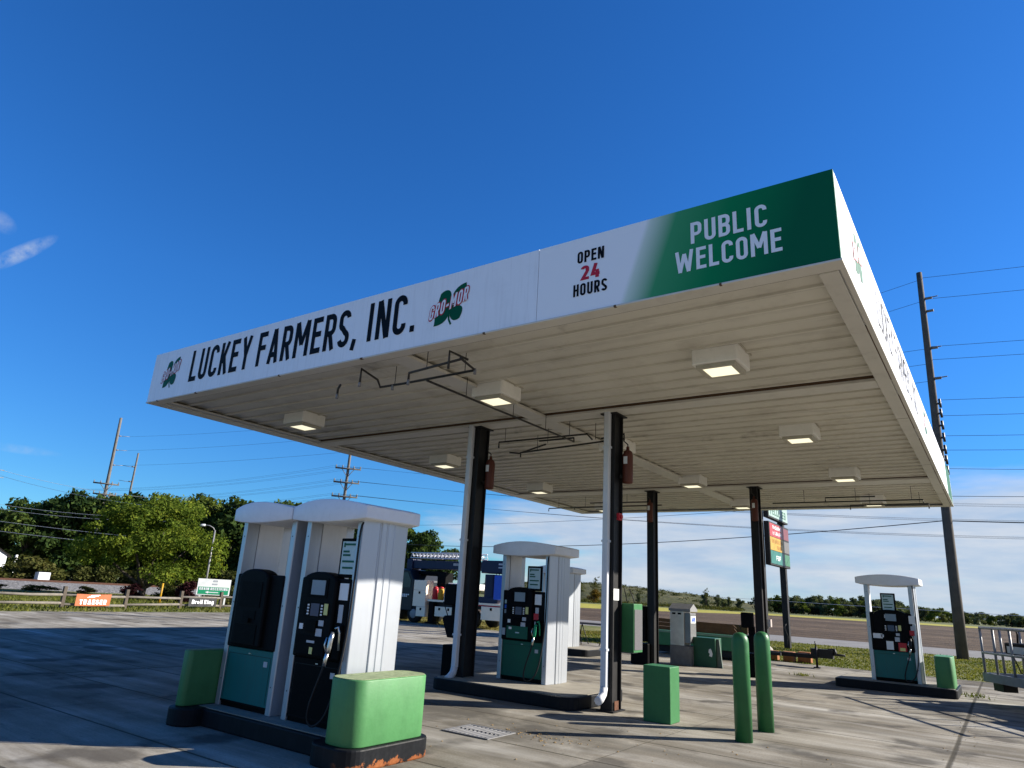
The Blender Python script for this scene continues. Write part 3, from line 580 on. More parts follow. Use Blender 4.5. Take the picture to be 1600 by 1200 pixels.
# soffit: long pans with raised seams running across the canopy
def soffit():
    mb = MC(COFF); y = CY0+0.30; P = []; z0, zr = 4.945, 4.908; rr = random.Random(2)
    while y < CY1-0.35:
        P += [(y, z0+.004), (y+0.315, z0-.008), (y+0.318, zr), (y+0.366, zr), (y+0.369, z0+.004)]
        y += 0.405
    x0, x1 = CX0+th+.05, CX1-th-.05
    V = [(x0, a, z) for a, z in P]+[(x1, a, z) for a, z in P]; n = len(P)
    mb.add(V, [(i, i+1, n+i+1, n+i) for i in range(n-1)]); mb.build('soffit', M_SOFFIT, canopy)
soffit()
# perimeter trim, joints and beam covers
mb = MC(COFF); mb.box(CX0-.012, CX1+.012, CY0-.012, CY0+.19, 4.842, 4.866); mb.box(CX0-.012, CX0+.30, CY0+.193, CY1-.253, 4.842, 4.866)
mb.box(CX1-.045, CX1+.012, CY0+.193, CY1-.253, 4.842, 4.866); mb.box(CX1-.235, CX1-.058, CY0+.193, CY1-.253, 4.830, 4.885)
mb.box(CX0-.012, CX1+.012, CY1-.25, CY1+.012, 4.842, 4.866); mb.box(CX0+.24, CX0+.42, CY0+.21, CY1-.26, 4.868, 4.9)
mb.build('perimeter_trim', M_TRIM, canopy, bevel=0.004, seg=1)
mb = MC(COFF); mb.box(CX0+.32, CX1-.24, CY0+.194, CY0+.200, 4.846, 4.87)
for k in range(5): mb.box(CX1-.058, CX1-.045, 8.2+k*3.1, 10.4+k*3.1, 4.846, 4.87)
for k in range(3): mb.box(CX1-.235, CX1-.06, 12.62+k*4.3, 12.635+k*4.3, 4.8285, 4.84)
mb.build('rusty_seam', M_RUST_SHADE, canopy)
mb = MC(COFF); mb.box(CX0+.32, CX1-.24, 10.37, 10.73, 4.845, 4.90); mb.box(CX0+.32, CX1-.24, 18.83, 19.45, 4.845, 4.90)
mb.box(-6.95, -6.58, CY0+.21, 10.366, 4.850, 4.90); mb.box(-6.95, -6.58, 10.734, 18.826, 4.850, 4.90); mb.box(-6.95, -6.58, 19.454, CY1-.26, 4.850, 4.90)
mb.build('beam_cover', M_TRIM, canopy, bevel=0.006, seg=1)
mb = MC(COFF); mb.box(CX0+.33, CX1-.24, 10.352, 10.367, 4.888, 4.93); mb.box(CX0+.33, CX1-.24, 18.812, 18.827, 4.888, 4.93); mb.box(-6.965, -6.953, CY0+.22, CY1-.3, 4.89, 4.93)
mb.build('seam_shadow_gap', M_RUST_SHADE, canopy)  # thin dark strips stand in for the shade beside the beam covers
mb = MC(COFF)
for x in (-12.9, -11.6, -9.2, -7.3, -5.05, -3.2, -2.0): MC(COFF).box(x, x+random.Random(x).uniform(.02, .06), CY0-.0135, CY0+.02, 4.840, 4.862).build('trim_splice', M_RUST_SHADE, canopy)
# columns
def column(cx, cy, spout):
    c = MC(COFF); w, d, tf = 0.205, 0.33, 0.022
    c.box(cx-w/2, cx+w/2, cy-d/2, cy-d/2+tf, 0.004, 4.85); c.box(cx-w/2, cx+w/2, cy+d/2-tf, cy+d/2, 0.004, 4.85)
    c.box(cx-.055, cx+.055, cy-d/2+tf+.001, cy+d/2-tf-.001, 0.004, 4.85)
    c.box(cx-w/2-.06, cx+w/2+.06, cy-d/2-.05, cy+d/2+.05, 4.822, 4.843)
    c.box(cx-w/2-.05, cx+w/2+.05, cy-d/2-.05, cy+d/2+.05, 0.004, 0.024)
    col = c.build('column', M_BLK, canopy, bevel=0.003, seg=1)
    if spout is not None:
        s = MC(COFF); yf = cy-d/2; sx = cx+spout; h = 0.052
        s.prism(rrect(sx-h, sx+h, yf-.105, yf-.006, .018, 3), 'z', 0.36, 4.86)
        kick = [(0, .36), (-.03, .27), (-.12, .20), (-.20, .17)]
        s.tube([(sx, yf-.055+a, z) for a, z in kick], 0.064, 8)
        for z in (0.9, 2.6, 4.2): s.box(sx-h-.012, sx+h+.012, yf-.109, yf-.003, z, z+.035)
        s.build('downspout', M_DOWN, col)
    return col
col1 = column(-8.26, 10.60, -0.06); col2 = column(-5.33, 10.68, -0.012)
col3 = column(-8.26, 19.15, None); col4 = column(-5.25, 19.15, None)
# base stain / rust on the near column
MC(COFF).box(-5.225, -5.214, 10.58, 10.72, 0.03, 0.16).build('rust_patch', M_RUST, col2)
MC(COFF).box(-5.272, -5.262, 10.55, 10.80, 1.68, 1.86).build('white_label', M_WHITELBL, col2)
# lettering on the fascias
yF = CY0
put_text('lettering', 'LUCKEY FARMERS, INC.', M_TEXTK, front, Vector((-11.92, yF, 5.10))-COFF, (1, 0, 0), (0, 0, 1), 5.66, 0.61, t=0.150, gap=0.125)
put_text('lettering', 'OPEN', M_TEXTK, front2, Vector((-3.69, yF, 5.50))-COFF, (1, 0, 0), (0, 0, 1), 0.355, 0.155, t=0.17)
put_text('lettering', '24', M_TEXTR, front2, Vector((-3.64, yF, 5.27))-COFF, (1, 0, 0), (0, 0, 1), 0.25, 0.185, t=0.19)
put_text('lettering', 'HOURS', M_TEXTK, front2, Vector((-3.735, yF, 5.075))-COFF, (1, 0, 0), (0, 0, 1), 0.445, 0.155, t=0.17)
put_text('lettering', 'PUBLIC', M_TEXTW, front2, Vector((-2.29, yF, 5.395))-COFF, (1, 0, 0), (0, 0, 1), 0.80, 0.255, t=0.150)
put_text('lettering', 'WELCOME', M_TEXTW, front2, Vector((-2.47, yF, 5.08))-COFF, (1, 0, 0), (0, 0, 1), 1.11, 0.255, t=0.150)
put_text('lettering', 'LUCKEY FARMERS, INC.', M_TEXTK, right, Vector((CX1, 9.0, 5.16))-COFF, (0, 1, 0), (0, 0, 1), 5.2, 0.55, t=0.095, gap=0.135)
def logo(parent, O_, ux, uy, wd, ht):
    """four leaf clover with slanted lettering; unit box wd x ht"""
    ux, uy, O_ = Vector(ux), Vector(uy), Vector(O_); nr = ux.cross(uy)
    def bez(p):  # closed smooth outline through control points with sharp corners flagged
        out = []
        for i in range(len(p)):
            a, b_, c_, d = p[i]
            for k in range(8):
                s = k/8; out.append(tuple((1-s)**3*a[j]+3*(1-s)**2*s*b_[j]+3*(1-s)*s*s*c_[j]+s**3*d[j] for j in (0, 1)))
        return out
    leaves = [
      [((.17, .86), (.33, .98), (.52, .93), (.50, .70)), ((.50, .70), (.49, .60), (.48, .54), (.46, .50)), ((.46, .50), (.34, .52), (.20, .56), (.12, .62)), ((.12, .62), (.11, .72), (.16, .80), (.17, .86))],
      [((.93, 1.0), (.70, .99), (.54, .85), (.52, .66)), ((.52, .66), (.51, .58), (.50, .54), (.50, .50)), ((.50, .50), (.66, .52), (.80, .56), (.90, .62)), ((.90, .62), (1.0, .76), (.94, .90), (.93, 1.0))],
      [((.02, .04), (.30, .02), (.48, .16), (.47, .38)), ((.47, .38), (.47, .42), (.48, .46), (.47, .49)), ((.47, .49), (.30, .50), (.16, .46), (.08, .40)), ((.08, .40), (.01, .28), (.06, .14), (.02, .04))],
      [((.80, .12), (.62, .02), (.47, .14), (.49, .36)), ((.49, .36), (.49, .42), (.49, .46), (.50, .49)), ((.50, .49), (.64, .50), (.76, .47), (.84, .40)), ((.84, .40), (.90, .30), (.83, .20), (.80, .12))]]
    mb = MB()
    for i, lf in enumerate(leaves):
        q = bez(lf); mb.add([O_+ux*(a*wd)+uy*(b_*ht)+nr*(.003+.0003*i) for a, b_ in q], [tuple(range(len(q)))])
    st = [(.48, .46), (.465, .30), (.475, .14), (.55, .0)]
    vs, fs = ribbon(st, 0.05); mb.add([O_+ux*(p.x*wd)+uy*(p.y*ht)+nr*.0046 for p in vs], fs)
    lg = mb.build('logo', M_LEAFG, parent)
    bu = O_+ux*(-.14*wd)+uy*(.20*ht)
    put_text('logo_outline', 'GRO-MOR', M_TEXTR, lg, bu, ux, uy, wd*1.13, ht*.36, t=0.16, gap=0.15, proud=.006, extra=0.15, slant=.10, arcing=.30*ht/wd)
    put_text('logo_lettering', 'GRO-MOR', M_TEXTW, lg, bu, ux, uy, wd*1.13, ht*.36, t=0.16, gap=0.15, proud=.009, slant=.10, arcing=.30*ht/wd)
logo(front, Vector((-12.82, yF, 5.07))-COFF, (1, 0, 0), (0, 0, 1), 0.50, 0.60)
logo(front, Vector((-5.93, yF, 5.08))-COFF, (1, 0, 0), (0, 0, 1), 0.58, 0.57)
logo(right, Vector((CX1, 7.35, 5.15))-COFF, (0, 1, 0), (0, 0, 1), 0.60, 0.60)
logo(right, Vector((CX1, 15.4, 5.15))-COFF, (0, 1, 0), (0, 0, 1), 0.60, 0.60)

# ------------------------------------------------------------------ canopy lights
def canopy_light(): 
    r = thing('canopy_light', 'x', 'light')
    MB().prism(rrect(-.305, .305, -.285, .285, .03, 3), 'z', 0.07, 0.29).build('housing', M_FIX, r, bevel=0.008)
    b = MB(); b.box(-.325, .325, -.305, .305, 0.288, 0.305); b.build('mounting_flange', M_FRAME, r)
    mb = MB(); mb.box(-.26, .26, -.24, -.19, .015, .069); mb.box(-.26, .26, .19, .24, .015, .069); mb.box(-.26, -.19, -.188, .188, .015, .069); mb.box(.19, .26, -.188, .188, .015, .069)
    mb.build('lens_frame', M_FRAME, r, bevel=0.006)
    MB().box(-.187, .187, -.187, .187, .022, .05).build('lens', M_LENS, r)
    return r
light0 = canopy_light(); first = True
ROWN = ['nearest', 'second', 'third', 'rearmost']
COLN = ['left', 'middle', 'right']
for j, y in enumerate((8.55, 13.0, 17.5, 21.9)):
    for i, x in enumerate((-11.22, -6.40, -2.70)):
        o = light0 if first else copy_tree(light0); first = False
        o.location = (x, y, 4.640); tag(o, 'lit square canopy light, %s one of the %s row' % (COLN[i], ROWN[j]), 'light', 'square lights under the canopy')

# ------------------------------------------------------------------ suppression pipework
def pipes(label, runs, drops, group='pipework under the canopy'):
    mb = MB()
    for path in runs: mb.tube(path, 0.018, 8)
    root = mb.build('pipework', M_PIPE); tag(root, label, 'pipes', group)
    h = MB()
    for x, y, z in drops: h.tube([(x, y, z), (x, y, 4.9)], 0.006, 5)
    h.build('hanger', M_PIPE, root)
    return root
ZP = 4.60
r1 = pipes('dark pipe loop with nozzles hanging behind the front fascia', [
    [(-8.15, 6.75, 4.50), (-8.15, 6.75, ZP), (-7.95, 6.62, ZP)], [(-7.52, 6.62, 4.58), (-7.52, 6.62, 4.80), (-7.50, 6.95, 4.72), (-7.50, 7.02, 4.62), (-6.95, 6.98, 4.60), (-5.62, 6.98, 4.62), (-5.60, 6.62, 4.68)],
    [(-6.62, 6.72, 4.52), (-6.62, 6.72, 4.64), (-5.60, 6.62, 4.66)], [(-5.78, 6.60, 4.55), (-5.78, 6.60, 4.80), (-5.66, 6.86, 4.74)]],
    [(-7.15, 6.98, 4.6), (-6.25, 6.68, 4.65), (-5.8, 6.98, 4.62)])
n_ = MB()
for x, y, z in ((-8.15, 6.75, 4.44), (-7.52, 6.62, 4.52), (-6.62, 6.72, 4.46), (-7.20, 6.99, 4.53), (-5.62, 6.98, 4.56)): n_.lathe([(0.022, z), (0.022, z+.05), (0.014, z+.085)], x, y, 8)
n_.build('nozzle_head', M_GALV, r1)
pipes('long dark pipe running back beside the centre beam', [[(-6.50, 6.98, 4.585), (-6.50, 10.2, 4.585), (-6.50, 11.30, 4.585), (-6.50, 11.30, 4.66), (-7.3, 11.30, 4.66)]], [(-6.50, 7.9, 4.585), (-6.50, 9.2, 4.585), (-6.50, 10.25, 4.585)])
pipes('dark pipe branches between the two front columns', [
    [(-8.05, 10.95, 4.50), (-8.05, 10.95, 4.62), (-6.02, 10.95, 4.62), (-6.02, 11.15, 4.56)], [(-8.05, 11.75, 4.46), (-8.05, 11.75, 4.56), (-5.45, 11.30, 4.56)], [(-8.10, 11.4, 4.50), (-7.95, 11.55, 4.50), (-7.2, 11.38, 4.60)], [(-5.38, 11.2, 4.50), (-5.38, 11.2, 4.62), (-5.9, 11.3, 4.60)]],
    [(-7.9, 10.95, 4.62), (-7.1, 11.3, 4.6), (-6.4, 10.95, 4.62), (-6.0, 11.25, 4.58), (-7.6, 11.7, 4.56)])
pipes('dark pipe branches at the rear right of the canopy', [
    [(-5.05, 20.2, 4.55), (-1.35, 20.2, 4.55), (-1.35, 20.2, 4.45)], [(-3.2, 21.2, 4.46), (-3.2, 21.2, 4.58), (-1.3, 21.2, 4.58), (-1.3, 21.2, 4.45)], [(-3.6, 19.9, 4.52), (-3.6, 19.9, 4.62), (-2.4, 19.9, 4.62)]],
    [(-4.2, 20.2, 4.55), (-2.9, 20.2, 4.55), (-2.7, 21.2, 4.58), (-1.6, 20.2, 4.55), (-1.5, 21.2, 4.58)])
pipes('dark pipe branches at the rear left of the canopy', [
    [(-12.6, 20.3, 4.48), (-12.6, 20.3, 4.58), (-8.4, 20.2, 4.58)], [(-11.4, 20.0, 4.48), (-11.4, 20.0, 4.55), (-8.6, 20.0, 4.55)], [(-10.6, 19.6, 4.62), (-8.4, 19.6, 4.60)]],
    [(-12.2, 20.3, 4.58), (-11.0, 20.0, 4.55), (-10.0, 20.3, 4.58), (-9.3, 19.6, 4.6)])
def cylinder_tank(x, y, z, label, face):
    r = thing('suppression_cylinder', label, 'cylinder', (x, y, z), 0, 'red suppression cylinders on the columns')
    MB().lathe([(0.03, 0.0), (0.085, 0.012), (0.092, 0.04), (0.092, 0.50), (0.075, 0.57), (0.03, 0.60), (0.025, 0.66)], 0, 0, 18).build('cylinder_body', M_REDCYL, r)
    MB().box(-.035, .035, -.097, -.090, .34, .47).build('data_label', M_WHITELBL, r)
    MB().box(-face-.03, -face+.03, -.06, .06, 0.1, 0.16).build('bracket', M_PIPE, r)
    MB().tube([(0, 0, .62), (0, 0, .70), (-.06, -.03, .76), (-.05, -.05, .9)], 0.012, 6).build('valve', M_PIPE, r)
cylinder_tank(-8.045, 10.70, 3.62, 'faded red cylinder high on the front left column', .10)
cylinder_tank(-5.115, 10.80, 3.62, 'faded red cylinder high on the front right column', .10)
cylinder_tank(-8.22, 18.88, 3.90, 'faded red cylinder high on the rear left column', .03)
cylinder_tank(-5.20, 18.88, 3.90, 'faded red cylinder high on the rear right column', .03)
al = MB().box(-5.225, -5.17, 10.60, 10.72, 2.98, 3.10).box(-5.168, -5.14, 10.63, 10.69, 3.01, 3.07).build('alarm_box', M_RED, None, bevel=.008)
tag(al, 'small red alarm box on the front right column', 'alarm')

# ------------------------------------------------------------------ fuel islands
def island(label, X0, X1, Y0, Y1, bulbs, h=0.19, r=0.30, rusty=False):
    """concrete island inside a black steel kerb; bulbs = widened rounded ends (x0,x1,y0,y1)"""
    cx = (X0+X1)/2; root = thing('pump_island', label, 'island', (cx, Y0, 0), 0, 'black kerbed pump islands'); off = Vector((cx, Y0, 0))
    k = MC(off)
    k.prism(rrect(X0, X1, Y0, Y1, min(r, .06) if bulbs else r, 6), 'z', 0.0, h)
    for i, bq in enumerate(bulbs): k.prism(rrect(*bq, 0.20, 7), 'z', 0.0, h+.006)
    k.build('steel_kerb', M_KERB, root, bevel=0.016)
    t_ = MC(off); t_.prism(rrect(X0+.05, X1-.05, Y0+.05, Y1-.05, max(.02, (min(r, .06) if bulbs else r)-.03), 6), 'z', h+.0005, h+.009)
    t_.build('concrete_top', M_ISLE, root)
    return root
island('near pump island with black kerb and rounded ends under two dispensers', -8.20, -5.55, 5.24, 6.36, [(-8.40, -7.96, 4.98, 6.55), (-5.84, -5.19, 5.0, 6.22)], rusty=True)
island('black kerbed island under the green dispenser between the front columns', -8.6, -5.66, 10.02, 11.95, [], r=.22)
island('low island under the dispenser half hidden behind the front green one', -13.6, -10.37, 19.1, 20.75, [], r=.22)
island('far right island with black kerb and green bumper at its end', -3.56, -1.06, 19.0, 20.75, [], r=.12)

def bumper(label, x0, x1, y0, y1, z0, z1, r, mt=M_GREEN, top=M_LICHEN):
    root = thing('bumper_block', label, 'bumper', ((x0+x1)/2, (y0+y1)/2, z0), 0, 'green bumper blocks at island ends'); off = Vector(root.location)
    MC(off).prism(rrect(x0, x1, y0, y1, r, 8), 'z', z0, z1, smooth=True).build('block_body', mt, root, bevel=0.012)
    if top: MC(off).prism(rrect(x0+.014, x1-.014, y0+.014, y1-.014, r-.012, 8), 'z', z1+.0005, z1+.004).build('worn_top', top, root)
    return root
bumper('sunlit green bumper block at the right end of the near island', -5.70, -5.235, 5.06, 6.16, 0.197, 0.80, .17)
bumper('shaded green bumper block at the left end of the near island', -8.335, -8.17, 5.08, 6.4, 0.197, 0.82, .06)
bumper('slim rounded green bumper on the far right island', -1.46, -1.10, 19.12, 20.1, 0.195, 0.86, .13, top=None)
# free-standing square guard box
gb = MB().box(-.215, .215, -.17, .20, 0, .775); gb = gb.build('guard_box', M_GREEN3, None, bevel=.012, loc=(-4.395, 10.47, 0))
tag(gb, 'square green steel guard box standing on the concrete beside the front right column', 'guard box')
for (x, y, lab) in ((-3.03, 9.97, 'tall green bollard with domed top, the nearer of the pair'), (-3.03, 11.03, 'tall green bollard with domed top, the farther of the pair')):
    b_ = MB().lathe([(0.113, 0), (0.113, 1.23), (0.105, 1.285), (0.078, 1.333), (0.04, 1.352), (0.005, 1.356)], 0, 0, 28).build('bollard', M_GREEN2, None, loc=(x, y, 0))
    tag(b_, lab, 'bollard', 'tall green bollards')

# ------------------------------------------------------------------ dispensers
def dispenser(loc, label, W=1.08, D=0.74, lower=M_DGREEN, style='card', capx=(0.0, 0.0), topper=None, nozzle=None, endcol=True, back=True):
    """front faces -Y, x centred, z from the island top"""
    r = thing('fuel_dispenser', label, 'fuel pump', loc, 0, 'fuel dispensers'); h = W/2; H = 2.24; pw = 0.098
    for sgn in (-1, 1):
        def sx(a): return sgn*a
        out = [(h-pw, 0), (h-.018, 0), (h-.010, .008), (h+.024, .235), (h+.014, .245), (h+.016, .262), (h+.032, .27), (h+.032, .345), (h+.024, .352), (h+.024, .368), (h+.032, .375), (h+.032, .455), (h+.016, .463), (h+.014, .48), (h+.022, .49), (h-.002, D-.02), (h-.012, D), (h-.045, D), (h-.045, .105), (h-pw, .10)]
        pl = [(sx(a), b_) for a, b_ in out]
        if sgn < 0: pl.reverse()
        mb = MB(); mb.prism(pl, 'z', 0.0, H); pil = mb.build('side_column', M_SILV, r, bevel=0.004, seg=1)
        xi = sgn*(h-.047)
        MB().box(min(xi, xi-sgn*.010), max(xi, xi-sgn*.010), .22, D-.14, 1.56, H-.03).build('inner_panel', M_SILVW, pil)
        for z in (2.02, 1.2, .30): MB().tube([(sx(h-.06), -.0035, z), (sx(h-.06), .001, z)], .0075, 8).build('screw', M_PIPE, pil)
    i = h-pw-.003
    MB().box(-i, i, .03, D-.03, 0.0, .69).build('cabinet', M_DARKPAN2, r)
    fp = MB().box(-i+.004, i-.004, .008, .028, .055, .675).build('lower_panel', lower, r, bevel=.004, seg=1)
    MB().box(-.02, .02, .001, .007, .62, .632).build('lock', M_CHROME, fp)
    gp = MB(); gp.box(-i+.035, i-.035, .0055, .0075, .604, .609); gp.box(-i+.035, -i+.039, .0055, .0075, .10, .60); gp.box(i-.039, i-.035, .0055, .0075, .10, .60); gp.build('door_gap', M_RUBBER, fp)
    MB().box(i-.16, i-.09, .005, .0075, .50, .56).build('sticker', M_GREYLBL, fp)
    MB().box(-i+.004, i-.004, .002, .0075, .055, .075).build('kick_strip', M_DARKPAN, fp)
    # head with bezel: side wings angled back, raised arched hood in the middle
    z0, z1 = .68, 1.55; yb = D-.02
    hd = MB(); hd.box(-i-.02, i+.02, -.015, yb, z0, z1); head = hd.build('head', M_DARKPAN, r, bevel=.018)
    c0 = -.06 if style != 'wide' else 0.0; hw = .29 if style != 'wide' else .36
    arch = [(c0-hw, z0+.03), (c0+hw, z0+.03), (c0+hw, z1-.03)]+[(c0+hw*.92*math.cos(R(a)), z1-.02+.085*math.sin(R(a))) for a in range(10, 175, 15)]+[(c0-hw, z1-.03)]
    MB().prism(arch, 'y', -.065, .10).build('hood', M_DARKPAN, head, bevel=.02)
    yf = -.0675
    def plate(nm, x0, x1, za, zb, mt_, dy=0.004, y=yf, par=head): return MB().box(x0, x1, y-dy, y+.002, za, zb).build(nm, mt_, par)
    if style == 'blank':
        plate('recess', c0-.20, c0+.20, 1.16, 1.46, M_DARKPAN2); plate('card_slot', c0-.10, c0+.14, 1.02, 1.12, M_DARKPAN2)
        plate('tray', c0-.22, c0+.20, .74, .96, M_DARKPAN2)
        MB().box(c0-.06, c0+.06, -.10, -.07, .98, 1.03).build('handle', M_DARKPAN2, head)
    else:
        fr = plate('screen_frame', c0-.17, c0+.17, 1.33, 1.54, M_DARKPAN2); plate('screen', c0-.10, c0+.13, 1.36, 1.52, M_SCREEN, y=yf-.005, par=fr)
        fr = plate('keypad', c0-.19, c0+.19, 1.12, 1.28, M_DARKPAN2); plate('display', c0-.07, c0+.07, 1.13, 1.265, M_SCREEN2, y=yf-.005, par=fr)
        for s_ in (-1, 1):
            bt = MB()
            for q in range(4): bt.box(c0+s_*.115-.014, c0+s_*.115+.014, yf-.010, yf-.003, 1.14+q*.032, 1.158+q*.032)
            bt.build('soft_key', M_WHITELBL, fr)
        plate('sticker', c0+.155, c0+.215, 1.15, 1.27, M_YLBL, y=yf-.005)
        cr = plate('card_reader', c0-.10, c0+.06, .96, 1.08, M_DARKPAN2, dy=.02)
        plate('payment_sticker', c0+.06, c0+.16, .90, 1.00, M_GREYLBL, y=yf-.002); plate('payment_sticker', c0+.09, c0+.17, 1.03, 1.09, M_GREYLBL, y=yf-.002)
        plate('receipt_sticker', c0-.23, c0-.17, .98, 1.04, M_WHITELBL, y=yf-.002)
        if style == 'green':
            d_ = plate('tray_door', c0-.24, c0+.22, .72, .93, M_DGREEN, dy=.012); plate('sticker', c0-.19, c0-.13, .87, .91, M_WHITELBL, y=yf-.014, par=d_); plate('emblem', c0-.04, c0+.04, .81, .83, M_TEALLBL, y=yf-.014, par=d_)
        elif style == 'wide':
            plate('notice', -.13, .02, .71, .90, M_WHITELBL, y=yf-.002); d_ = plate('warning_notice', .12, .29, .69, .88, M_RED, y=yf-.002); plate('warning_symbol', .15, .26, .70, .77, M_YLBL, y=yf-.005, par=d_)
            plate('notice', -.40, -.20, .95, 1.06, M_WHITELBL, y=yf-.002)
            plate('brand_plate', -.12, .10, 1.42, 1.50, M_GREYLBL, y=yf-.003)
        else:
            d_ = plate('tray_door', c0-.25, c0+.23, .72, .92, M_DARKPAN2, dy=.010); plate('sticker', c0+.0, c0+.05, .73, .80, M_YLBL, y=yf-.012, par=d_); plate('emblem', c0-.06, c0+.07, .845, .87, M_GREYLBL, y=yf-.012, par=d_)
        # right hand strip: grade label, notices and nozzle boot
        xs = c0+hw+.015
        plate('notice', xs+.01, xs+.15, 1.32, 1.50, M_WHITELBL, y=-.0175); plate('price_strip', xs+.03, xs+.10, 1.08, 1.27, M_GREYLBL, y=-.0175); plate('grade_button', xs+.02, xs+.09, .96, 1.03, M_TEALLBL, y=-.0175)
        if style == 'green':
            for q in range(3): plate('sticker', -i+.03, -i+.11, 1.14+q*.085, 1.205+q*.085, (M_SCREEN, M_BLUE, M_TEALLBL)[q], y=-.0175)
            plate('notice', -i+.0, -i+.10, .76, .88, M_GREYLBL, y=-.0175)
        if style in ('green', 'wide'): plate('octane_plate', xs+.0, xs+.10, 1.06, 1.17, M_RED, y=-.0235)
    # curved valance on top
    vb = MB(); n = 18; x0, x1 = -h-.16+capx[0], h+.16+capx[1]; Vv = []
    for k in range(n+1):
        u = k/n; x = x0+(x1-x0)*u; q = 1-(2*u-1)**2; zt = 2.36+.075*q; zb_ = 2.215-.045*q; y0 = -.10-.08*q; y1 = D+.05+.04*q
        Vv += [(x, y0, zb_), (x, y0, zt), (x, y1, zt), (x, y1, zb_)]
    Ff = []
    for k in range(n):
        a, b_ = 4*k, 4*k+4
        Ff += [(a, b_, b_+1, a+1), (a+1, b_+1, b_+2, a+2), (a+2, b_+2, b_+3, a+3), (a+3, b_+3, b_, a)]
    Ff += [(0, 1, 2, 3), (4*n+3, 4*n+2, 4*n+1, 4*n)]
    vb.add(Vv, Ff, True); va = vb.build('valance', M_CAP, r, bevel=.012)
    for pgn in va.data.polygons: pgn.use_smooth = abs(pgn.normal.x) < .5 and len(pgn.vertices) == 4 and abs(pgn.normal.z) < .93 and abs(pgn.normal.y) > .93 or abs(pgn.normal.z) > .93
    if topper:
        tx, tz = topper; fr = MB().box(tx-.16, tx+.16, .02, .05, 1.56, 2.00).build('sign_frame', M_DARKPAN2, r, bevel=.006, seg=1)
        pn = MB().box(tx-.125, tx+.125, .014, .019, 1.60, 1.965).build('poster', M_TEALLBL, fr)
        l_ = MB()
        for q, (a, b_, z) in enumerate(((-.07, .09, 1.92), (-.10, .0, 1.84), (-.10, .02, 1.80), (-.10, .10, 1.73), (-.09, .08, 1.66))): l_.box(tx+a, tx+b_, .0095, .0135, z, z+.022)
        l_.box(tx-.10, tx-.075, .0095, .0135, 1.90, 1.95); l_.build('printed_line', M_DGREEN, pn)
    if topper == 'wide': pass
    if nozzle is not None:
        nx, grip, hosecol = nozzle
        MB().box(nx-.055, nx+.055, -.055, -.012, .70, 1.06).build('nozzle_boot', M_DARKPAN2, r, bevel=.01)
        g = MB(); g.tube([(nx-.01, -.10, .98), (nx-.005, -.13, .92), (nx-.01, -.135, .83), (nx-.02, -.14, .77)], .026, 10); g.tube([(nx+.0, -.09, 1.02), (nx+.03, -.075, 1.04), (nx+.04, -.06, .98), (nx+.045, -.05, .80)], .013, 8)
        noz = g.build('nozzle', grip, r)
        MB().tube([(nx-.045, -.15, .93), (nx-.055, -.165, .85), (nx-.035, -.155, .79)], .009, 6).build('lever', M_CHROME, noz)
        MB().tube([(nx-.02, -.14, .78), (nx-.035, -.145, .70), (nx-.045, -.145, .64)], .021, 10).build('swivel', M_CHROME, noz)
        hs = MB(); P = [(nx-.045, -.145, .65), (nx-.07, -.155, .55), (nx-.12, -.165, .40), (nx-.17, -.17, .24), (nx-.19, -.16, .12), (nx-.16, -.145, .05), (nx-.08, -.13, .055), (nx+.02, -.11, .16), (nx+.09, -.085, .40), (nx+.13, -.06, .75), (nx+.145, -.04, 1.1), (nx+.148, -.03, 1.6), (nx+.146, -.02, 2.1), (nx+.14, .05, 2.2)]
        Q = [];
        for a in range(len(P)-1):
            p0, p1, p2, p3 = (Vector(P[max(0, min(len(P)-1, a+d_))]) for d_ in (-1, 0, 1, 2))
            for s_ in range(5):
                t_ = s_/5; Q.append(.5*((2*p1)+(-p0+p2)*t_+(2*p0-5*p1+4*p2-p3)*t_*t_+(-p0+3*p1-3*p2+p3)*t_**3))
        hs.tube([tuple(q) for q in Q]+[P[-1]], .0125, 8); hs.build('hose', hosecol, r)
    return r
IH = 0.199
dispenser((-7.60, 5.50, IH), 'near left dispenser, blank black front over a teal lower panel', W=1.10, lower=M_TEAL, style='blank', capx=(.075, -.165))
dispenser((-6.375, 5.50, IH), 'near right dispenser with screen, steel nozzle and all black lower panel', W=1.00, lower=M_DARKPAN2, style='card', capx=(.0, -.03), topper=(.30, 0), nozzle=(.335, M_CHROME, M_RUBBER))
dispenser((-7.26, 10.95, IH), 'dispenser with green tray and green nozzle between the front columns', W=1.08, lower=M_DGREEN, style='green', topper=(.20, 0), nozzle=(.36, M_SGREEN, M_RUBBER))
dispenser((-11.79, 19.55, IH), 'dispenser half hidden behind the green one between the front columns', W=1.08, lower=M_DGREEN, style='card', nozzle=(.36, M_CHROME, M_RUBBER))
dispenser((-2.28, 19.45, IH), 'far right dispenser with red and white notices and thin side posts', W=1.06, lower=M_TEAL, style='wide', topper=(-.02, 0), nozzle=(.39, M_RUBBER, M_RUBBER))

